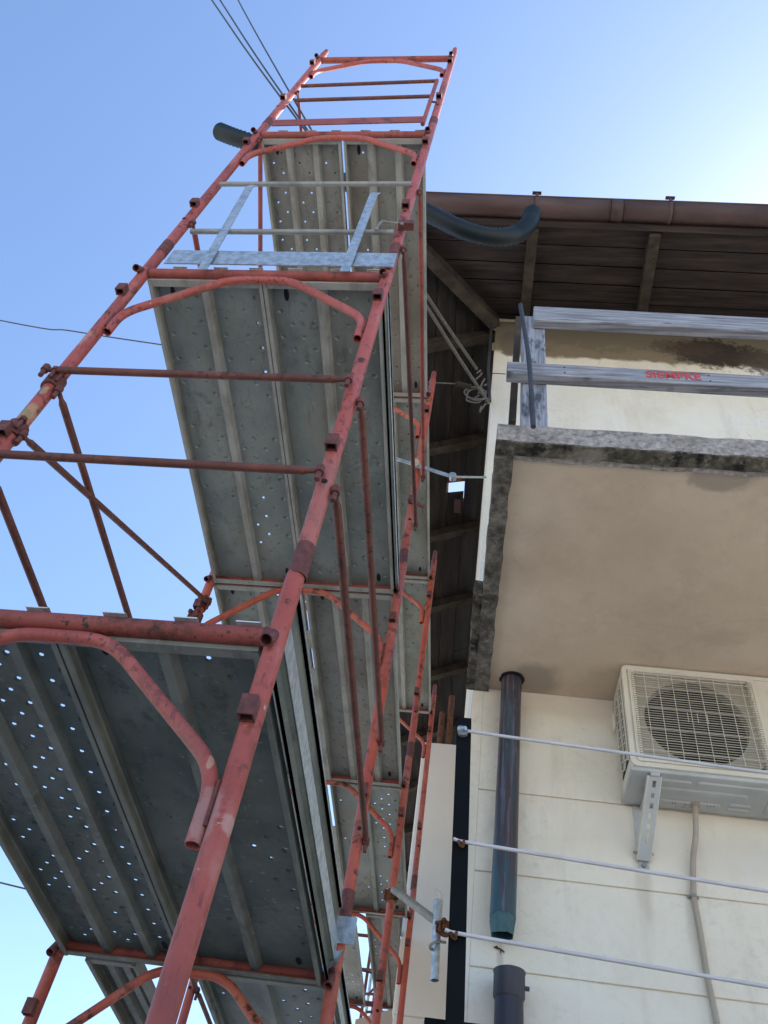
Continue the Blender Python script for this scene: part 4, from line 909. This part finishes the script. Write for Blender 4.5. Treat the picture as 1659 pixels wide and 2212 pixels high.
# ------------------------------------------------------------------ air conditioner
fy = -.30
A0 = hat(1345, 1430, fy); A1 = hat(1352, 1650, fy)
ax0, azt, azb = (A0[0] + A1[0])/2 + .012, 1.667, A1[2] + .005
azt = 1.681; axw, azh = .90, azt - azb
ac = thing('air_conditioner', 'cream outdoor air conditioner unit with round fan grille hung under the balcony', 'air conditioner', mat=HM @ Matrix.Translation((ax0, 0, azb)))
def rbox(x0, x1, y0, y1, z0, z1, r, n=5):   # upright box, corners rounded in x-z outline
    mb = MB(); out = []
    for cx, cz, a0 in ((x1-r, z1-r, 0), (x0+r, z1-r, 90), (x0+r, z0+r, 180), (x1-r, z0+r, 270)):
        for k in range(n+1): t = R(a0 + 90*k/n); out.append((cx + r*math.cos(t), cz + r*math.sin(t)))
    m_ = len(out); vs = [(a, y0, b) for a, b in out] + [(a, y1, b) for a, b in out]
    mb.add(vs, [tuple(range(m_)), tuple(range(2*m_-1, m_-1, -1))]); mb.add(vs, [(k, m_+k, m_+(k+1) % m_, (k+1) % m_) for k in range(m_)], True)
    return mb
# casing: frame around the grille opening, solid right panel
gx0, gx1, gz0, gz1 = .055, .60, .05, azh - .035
cs = MB(); yF, yB = -.30, -.03
cs.box((0, yF + .012, 0), (gx0, yB, azh)); cs.box((gx0, yF + .012, gz1), (gx1, yB, azh)); cs.box((gx0, yF + .012, 0), (gx1, yB, gz0)); cs.box((gx1, yF + .012, 0), (axw, yB, azh))
cs.build('casing', M['ac'], ac, bevel=.006)
fr = MB(); e = .0
def ringframe(x0, x1, z0, z1, t, y0, y1, r):
    mb = MB(); o_, i_ = [], []
    n = 5
    for (ix, iz, a0) in ((1, 1, 0), (0, 1, 90), (0, 0, 180), (1, 0, 270)):
        for k in range(n+1):
            tt = R(a0 + 90*k/n)
            o_.append(((x1-r if ix else x0+r) + r*math.cos(tt), (z1-r if iz else z0+r) + r*math.sin(tt)))
            r2_ = max(r - t*.5, .004); i_.append(((x1-t-r2_ if ix else x0+t+r2_) + r2_*math.cos(tt), (z1-t-r2_ if iz else z0+t+r2_) + r2_*math.sin(tt)))
    m_ = len(o_); vs = [(a, y0, b) for a, b in o_] + [(a, y0, b) for a, b in i_] + [(a, y1, b) for a, b in o_] + [(a, y1, b) for a, b in i_]
    fs = []
    for k in range(m_):
        j = (k+1) % m_
        fs += [(k, j, m_+j, m_+k), (2*m_+k, 3*m_+k, 3*m_+j, 2*m_+j), (k, 2*m_+k, 2*m_+j, j), (m_+k, m_+j, 3*m_+j, 3*m_+k)]
    return mb.add(vs, fs)
ringframe(-.004, axw + .004, -.004, azh + .004, .022, yF + .002, yF + .03, .03).build('front_rim', M['ac'], ac, bevel=.003)
ringframe(.026, gx1 + .035, .026, azh - .016, .016, yF + .004, yF + .014, .012).build('grille_rim', M['ac'], ac, bevel=.002)
MB().box((gx0, yB - .12, gz0), (gx1, yB - .118, gz1)).build('back_plate', M['fin'], ac)
fcx, fcz, frd = (gx0+gx1)/2 + .0, (gz0+gz1)/2 - .01, .240
# shroud plate with circular opening
mb = MB(); n = 48; sq = []
for k in range(n):
    t = 2*math.pi*k/n; c_, s_ = math.cos(t), math.sin(t)
    hx = ((gx1 - fcx) if c_ > 0 else (fcx - gx0)) / max(abs(c_), 1e-6); hz = ((gz1 - fcz) if s_ > 0 else (fcz - gz0)) / max(abs(s_), 1e-6); m_ = min(hx, hz)
    sq.append((fcx + c_*m_, yF + .030, fcz + s_*m_))
ci = [(fcx + frd*math.cos(2*math.pi*k/n), yF + .030, fcz + frd*math.sin(2*math.pi*k/n)) for k in range(n)]
cb = [(p[0], yF + .10, p[2]) for p in ci]
mb.add(sq + ci + cb, [(k, n+k, n+(k+1) % n, (k+1) % n) for k in range(n)] + [(n+k, 2*n+k, 2*n+(k+1) % n, n+(k+1) % n) for k in range(n)])
mb.build('fan_shroud', M['acshroud'], ac)
MB().path([(fcx, yF + .08, fcz), (fcx, yF + .14, fcz)], frd + .01, 32).build('fan_cavity', M['acdark'], ac)
fan = MB().path([(fcx, yF + .035, fcz), (fcx, yF + .075, fcz)], .055, 20).build('fan', M['acdark'], ac)
for b_ in range(3):
    m = MB(); a0 = 2*math.pi*b_/3 + .4; vs = []
    for i in range(7):
        for j in range(5):
            a = a0 + 1.35*i/6; rr = .05 + .165*j/4*(1 - .05*abs(i-3)); vs.append((fcx + rr*math.cos(a), yF + .04 + .035*i/6, fcz + rr*math.sin(a)))
    m.add(vs, [(i*5+j, i*5+j+1, i*5+j+6, i*5+j+5) for i in range(6) for j in range(4)], True).build('blade', M['acdark'], fan)
nl = 36
bar = MB().box((gx0 - .004, 0, -.0012), (gx1 + .004, .0030, .0012)).mesh('louvre', M['acgrille'])
for k in range(nl): link('louvre', bar, ac, (0, yF + .010, gz0 + (gz1-gz0)*(k+.5)/nl))
vb = MB().path([(0, 0, gz0 - .006), (0, 0, gz1 + .006)], .0016, 6).mesh('grille_wire', M['ac'])
for k in range(8): link('grille_wire', vb, ac, (gx0 + (gx1-gx0)*(k+.7)/8.2, yF - .002, 0))
hb = MB().path([(gx0 - .006, 0, 0), (gx1 + .006, 0, 0)], .0016, 6).mesh('grille_wire', M['ac'])
for k in range(8): link('grille_wire', hb, ac, (0, yF + .0022, gz0 + (gz1-gz0)*(k+.6)/8.1))
gs = MB()
for k in range(38): gs.box((gx0 - .014, yF - .004, gz0 + (gz1-gz0)*(k+.2)/38), (gx0 - .002, yF + .006, gz0 + (gz1-gz0)*(k+.7)/38)); gs.box((gx1 + .002, yF - .004, gz0 + (gz1-gz0)*(k+.2)/38), (gx1 + .014, yF + .006, gz0 + (gz1-gz0)*(k+.7)/38))
o = gs.build('grille_teeth', M['ac'], ac); o['kind'] = 'stuff'
for dx in (-.045, 0, .045): MB().path([(fcx + dx, yF - .003, fcz - .028), (fcx + dx, yF - .003, fcz + .028)], .0016, 6).build('grille_wire', M['ac'], ac)
MB().box((gx1 + .098, yF + .006, azh - .115), (gx1 + .20, yF + .0125, azh - .075)).build('dark_recess', M['acdark'], ac)
# side vents on the left: dark panel with lattice in front
MB().box((-.004, yF + .05, .06), (-.0015, yB - .05, azh - .06)).build('side_vent', M['acdark'], ac)
lt = MB(); nn = 10; y0_, y1_ = yF + .05, yB - .05; zz0, zz1 = .06, azh - .06; dz = (zz1-zz0)/nn
for k in range(nn):
    for c_ in range(2):
        ya, yb = y0_ + (y1_-y0_)*c_/2, y0_ + (y1_-y0_)*(c_+1)/2
        lt.beam((-.006, ya, zz0 + k*dz), (-.006, yb, zz0 + (k+1)*dz), .005, .004, (1, 0, 0)); lt.beam((-.0062, ya, zz0 + (k+1)*dz), (-.0062, yb, zz0 + k*dz), .005, .004, (1, 0, 0))
lt.box((-.008, y0_ - .006, zz0 - .006), (-.003, y0_ + .004, zz1 + .006)); lt.box((-.008, y1_ - .004, zz0 - .006), (-.003, y1_ + .006, zz1 + .006)); lt.box((-.008, (y0_+y1_)/2 - .004, zz0), (-.003, (y0_+y1_)/2 + .004, zz1))
lt.build('vent_lattice', M['ac'], ac)
MB().box((-.022, yB - .06, .36), (-.008, yB - .02, .45)).build('side_handle', M['ac'], ac, bevel=.004)
# underside tray with pressed ribs
ty0, ty1 = yF + .014, -.015
MB().box((-.006, ty0, -.022), (axw, ty1, -.001)).build('bottom_tray', M['acmetal'], ac, bevel=.006)
def pressed(x0, x1, y0, y1, r):
    mb = MB(); out, n = [], 6
    for cx, cy, a0 in ((x1-r, y1-r, 0), (x0+r, y1-r, 90), (x0+r, y0+r, 180), (x1-r, y0+r, 270)):
        for k in range(n+1): t = R(a0 + 90*k/n); out.append((cx, cy, math.cos(t), math.sin(t)))
    m_ = len(out); vs = [(a + r*c, b + r*s, -.0222) for a, b, c, s in out] + [(a + (r-.006)*c, b + (r-.006)*s, -.029) for a, b, c, s in out]
    mb.add(vs, [(k, (k+1) % m_, m_+(k+1) % m_, m_+k) for k in range(m_)] , True); mb.add(vs[m_:], [tuple(range(m_))[::-1]])
    return mb
for (a, b, c, d, r) in ((.13, .27, -.245, -.215, .014), (.29, .60, -.250, -.218, .014), (.12, .53, -.185, -.150, .016), (.15, .30, -.09, -.06, .013), (.33, .43, -.095, -.06, .013), (.46, .56, -.11, -.09, .009), (.46, .56, -.075, -.058, .008), (.62, .86, -.24, -.06, .02)):
    pressed(a, b, c, d, r).build('pressed_rib', M['acmetal'], ac)
mb = MB()
for x, y in ((.215, -.076), (.228, -.076), (.37, -.08), (.385, -.08), (.40, -.08), (.27, -.074)): mb.path([(x, y, -.0285), (x, y, -.0302)], .003, 8)
mb.build('drain_hole', M['dark'], ac)
# brackets
def bracket(x, label):
    t = thing('wall_bracket', label, 'bracket', mat=HM @ Matrix.Translation((ax0 + x, 0, azb)))
    wv = .056; th = .003; p = Vector((0, -.275, -.036)); q = Vector((-.030, -.018, -.300))
    d = (q-p).normalized(); nrm = Vector((0, -d.z, d.y)); nrm = nrm if nrm.z > 0 else -nrm
    def strip(off, w_, x_off):
        m = MB(); a, b = p + nrm*off, q + nrm*off
        return a, b
    # web with real slots: build as rails and rungs facing down/outwards
    f = -nrm
    L = (q-p).length; m = MB()
    X = Vector((1, 0, 0))
    def bx(s0, s1, x0, x1, n0=0, n1=.003):
        vs = []
        for nn_ in (n0, n1):
            for s_, xx in ((s0, x0), (s0, x1), (s1, x1), (s1, x0)): vs.append(p + d*s_ + X*xx + f*nn_)
        m.add(vs, [(0, 1, 2, 3), (7, 6, 5, 4), (0, 4, 5, 1), (1, 5, 6, 2), (2, 6, 7, 3), (3, 7, 4, 0)])
    bx(0, L, -wv/2, -.008); bx(0, L, .008, wv/2)
    s = .0; slots = [(.02, .05), (.075, .097), (.12, .142), (.165, .187), (.21, .232), (.25, .29)]
    for a, b in slots: bx(s, a, -.008, .008); s = b
    bx(s, L, -.008, .008)
    m.build('web', M['acmetal'], t)
    m = MB(); bx(0, L, -wv/2 - .003, -wv/2, -.028, .003); bx(0, L, wv/2, wv/2 + .003, -.028, .003); m.build('flange', M['ac'], t)
    m = MB(); m.box((-.02, -.285, -.040), (.02, -.006, -.0235)); m.build('arm', M['acmetal'], t)
    m = MB(); m.box((-.052, -.006, -.34), (-.008, -.001, -.02)); m.build('wall_plate', M['acmetal'], t)
    m = MB(); m.path([(-.075, -.03, -.272), (.012, -.03, -.272)], .006, 8); m.path([(-.030, -.006, -.318), (-.030, -.02, -.320)], .011, 6); m.build('bolt', M['galv_dull'], t)
    return t
bracket(.100, 'slotted grey steel bracket under the left end of the air conditioner')
bracket(.80, 'slotted grey steel bracket under the right end of the air conditioner')
# drain hose
def on_wall(px, py, v): return HM @ hat(px, py, -v)
a = Vector((0, 0, 0)); st_ = HM @ Vector((hat(1505, 1772, -.06)[0], -.07, azb - .02))
pts = [st_, on_wall(1503, 1800, .055), on_wall(1497, 1860, .03), on_wall(1498, 1935, .018)]
dh = thing('drain_hose', 'beige condensate hose running down the wall from the air conditioner', 'hose', (0, 0, 0))
MB().path(spline(pts, 8), .013, 12).build('smooth_hose', M['drain'], dh)
P, RR = corr([on_wall(1498, 1935, .018), on_wall(1512, 2010, .018), on_wall(1528, 2110, .018), on_wall(1549, 2212, .018), on_wall(1560, 2300, .018), on_wall(1566, 2500, .018)], .0118, .0055, .0016)
MB().path(P, .0118, 12, radii=RR).build('corrugated_hose', M['drain'], dh)
c = on_wall(1498, 1936, .018)
m = MB(); m.path([c + Vector((0, 0, -.006)), c + Vector((0, 0, .006))], .0155, 12); m.box((c[0]-.024, c[1]+.004, c[2]-.006), (c[0]+.024, c[1]+.012, c[2]+.006)); m.build('clip', M['galv_dull'], dh)
o_ = MB().path([st_ + Vector((0, 0, .012)), st_ + Vector((0, 0, -.012))], .021, 14).build('spigot', M['drain'], dh)

# ------------------------------------------------------------------ black upright with white wires
YB = .12
pb, ptp = at(982, 2212, Y=YB), at(1003, 1550, Y=YB)
wL, wR = at(986, 1600, Y=YB), at(1018, 1600, Y=YB); pw = wR[0] - wL[0]
dv = (pb - ptp).normalized(); foot = ptp + dv * ((ptp.z - gz)/-dv.z)
cp = thing('line_post', 'slim black metal upright holding the ends of three white wires', 'post', foot)
h_ = ptp - foot
def leanbox(mb, x0, x1, y0, y1, a=0, b=1):
    p, q = h_*a, h_*b
    mb.add([(p[0]+x, p[1]+y, p[2]) for x, y in ((x0, y0), (x1, y0), (x1, y1), (x0, y1))] + [(q[0]+x, q[1]+y, q[2]) for x, y in ((x0, y0), (x1, y0), (x1, y1), (x0, y1))],
           [(0, 3, 2, 1), (4, 5, 6, 7), (0, 1, 5, 4), (1, 2, 6, 5), (2, 3, 7, 6), (3, 0, 4, 7)]); return mb
leanbox(MB(), -pw/2, pw/2, 0, .004).build('face', M['black'], cp, bevel=.001)
leanbox(MB(), pw/2 - .004, pw/2, .004, .036).build('flange', M['black'], cp)
MB().box((-.07, -.07, 0), (.07, .07, .008)).build('foot_plate', M['black'], cp)
cp2 = thing('line_post', 'black upright at the far right end of the white wires', 'post', foot + Vector((2.3, .10, 0)))
leanbox(MB(), -pw/2, pw/2, 0, .004).build('face', M['black'], cp2); leanbox(MB(), pw/2 - .004, pw/2, .004, .036).build('flange', M['black'], cp2)
wl = [((1000, 1578), (1659, 1667), 'top'), ((992, 1817), (1659, 1922), 'middle'), ((975, 2014), (1659, 2128), 'lowest')]
for (a, b, nm) in wl:
    p = at(*a, Y=YB - .008); q = at(*b, Y=YB + .05); e = p + (q-p)*(2.3/(q.x-p.x)); L_ = e - p
    m_ = [p + L_*t_ + Vector((0, 0, -.004*(4*t_*(1-t_)))) for t_ in [i/10 for i in range(11)]]
    t = thing('line_wire', f'{nm} white plastic-coated wire stretched from the black upright', 'wire', p, 'white wires')
    MB().path([x - p for x in m_], .0038, 10).build('wire', M['wire'], t)
    if nm == 'top':
        MB().path([Vector((-.006, -.001, .001)), Vector((.006, -.012, -.002))], .0075, 10, radii=[.010, .005]).build('bolt_head', M['galv'], t)
        MB().path([Vector((0, .006, -.003)), Vector((0, -.004, -.003))], .0115, 16).build('washer', M['galv_dull'], t)
    else:
        MB().path([Vector((0, 0, 0)), Vector((-.012, -.002, .003))], .0036, 8).build('wire_end', M['wire'], t)
        rnd = random.Random(len(nm)); pts = [Vector((rnd.uniform(-.006, .014), rnd.uniform(-.010, .0), rnd.uniform(-.022, .004))) for _ in range(9)]
        MB().path(spline(pts, 4), .0022, 6).build('rusty_binding', M['rust'], t)
a, b = at(917, 2196, Y=YB + .05), at(1000, 2203, Y=YB + .05)
fb = thing('fence_rail', 'black metal fence top rail behind the foot of the upright', 'fence', a)
d = (b - a); d.z = 0; d.normalize()
MB().box((0, 0, -.030), (2.7, .030, 0)).build('top_rail', M['black'], fb, bevel=.002)
for i in range(19): MB().box((.06 + i*.14, .008, gz - a[2] + .0), (.074 + i*.14, .022, -.030)).build('bar', M['black'], fb)
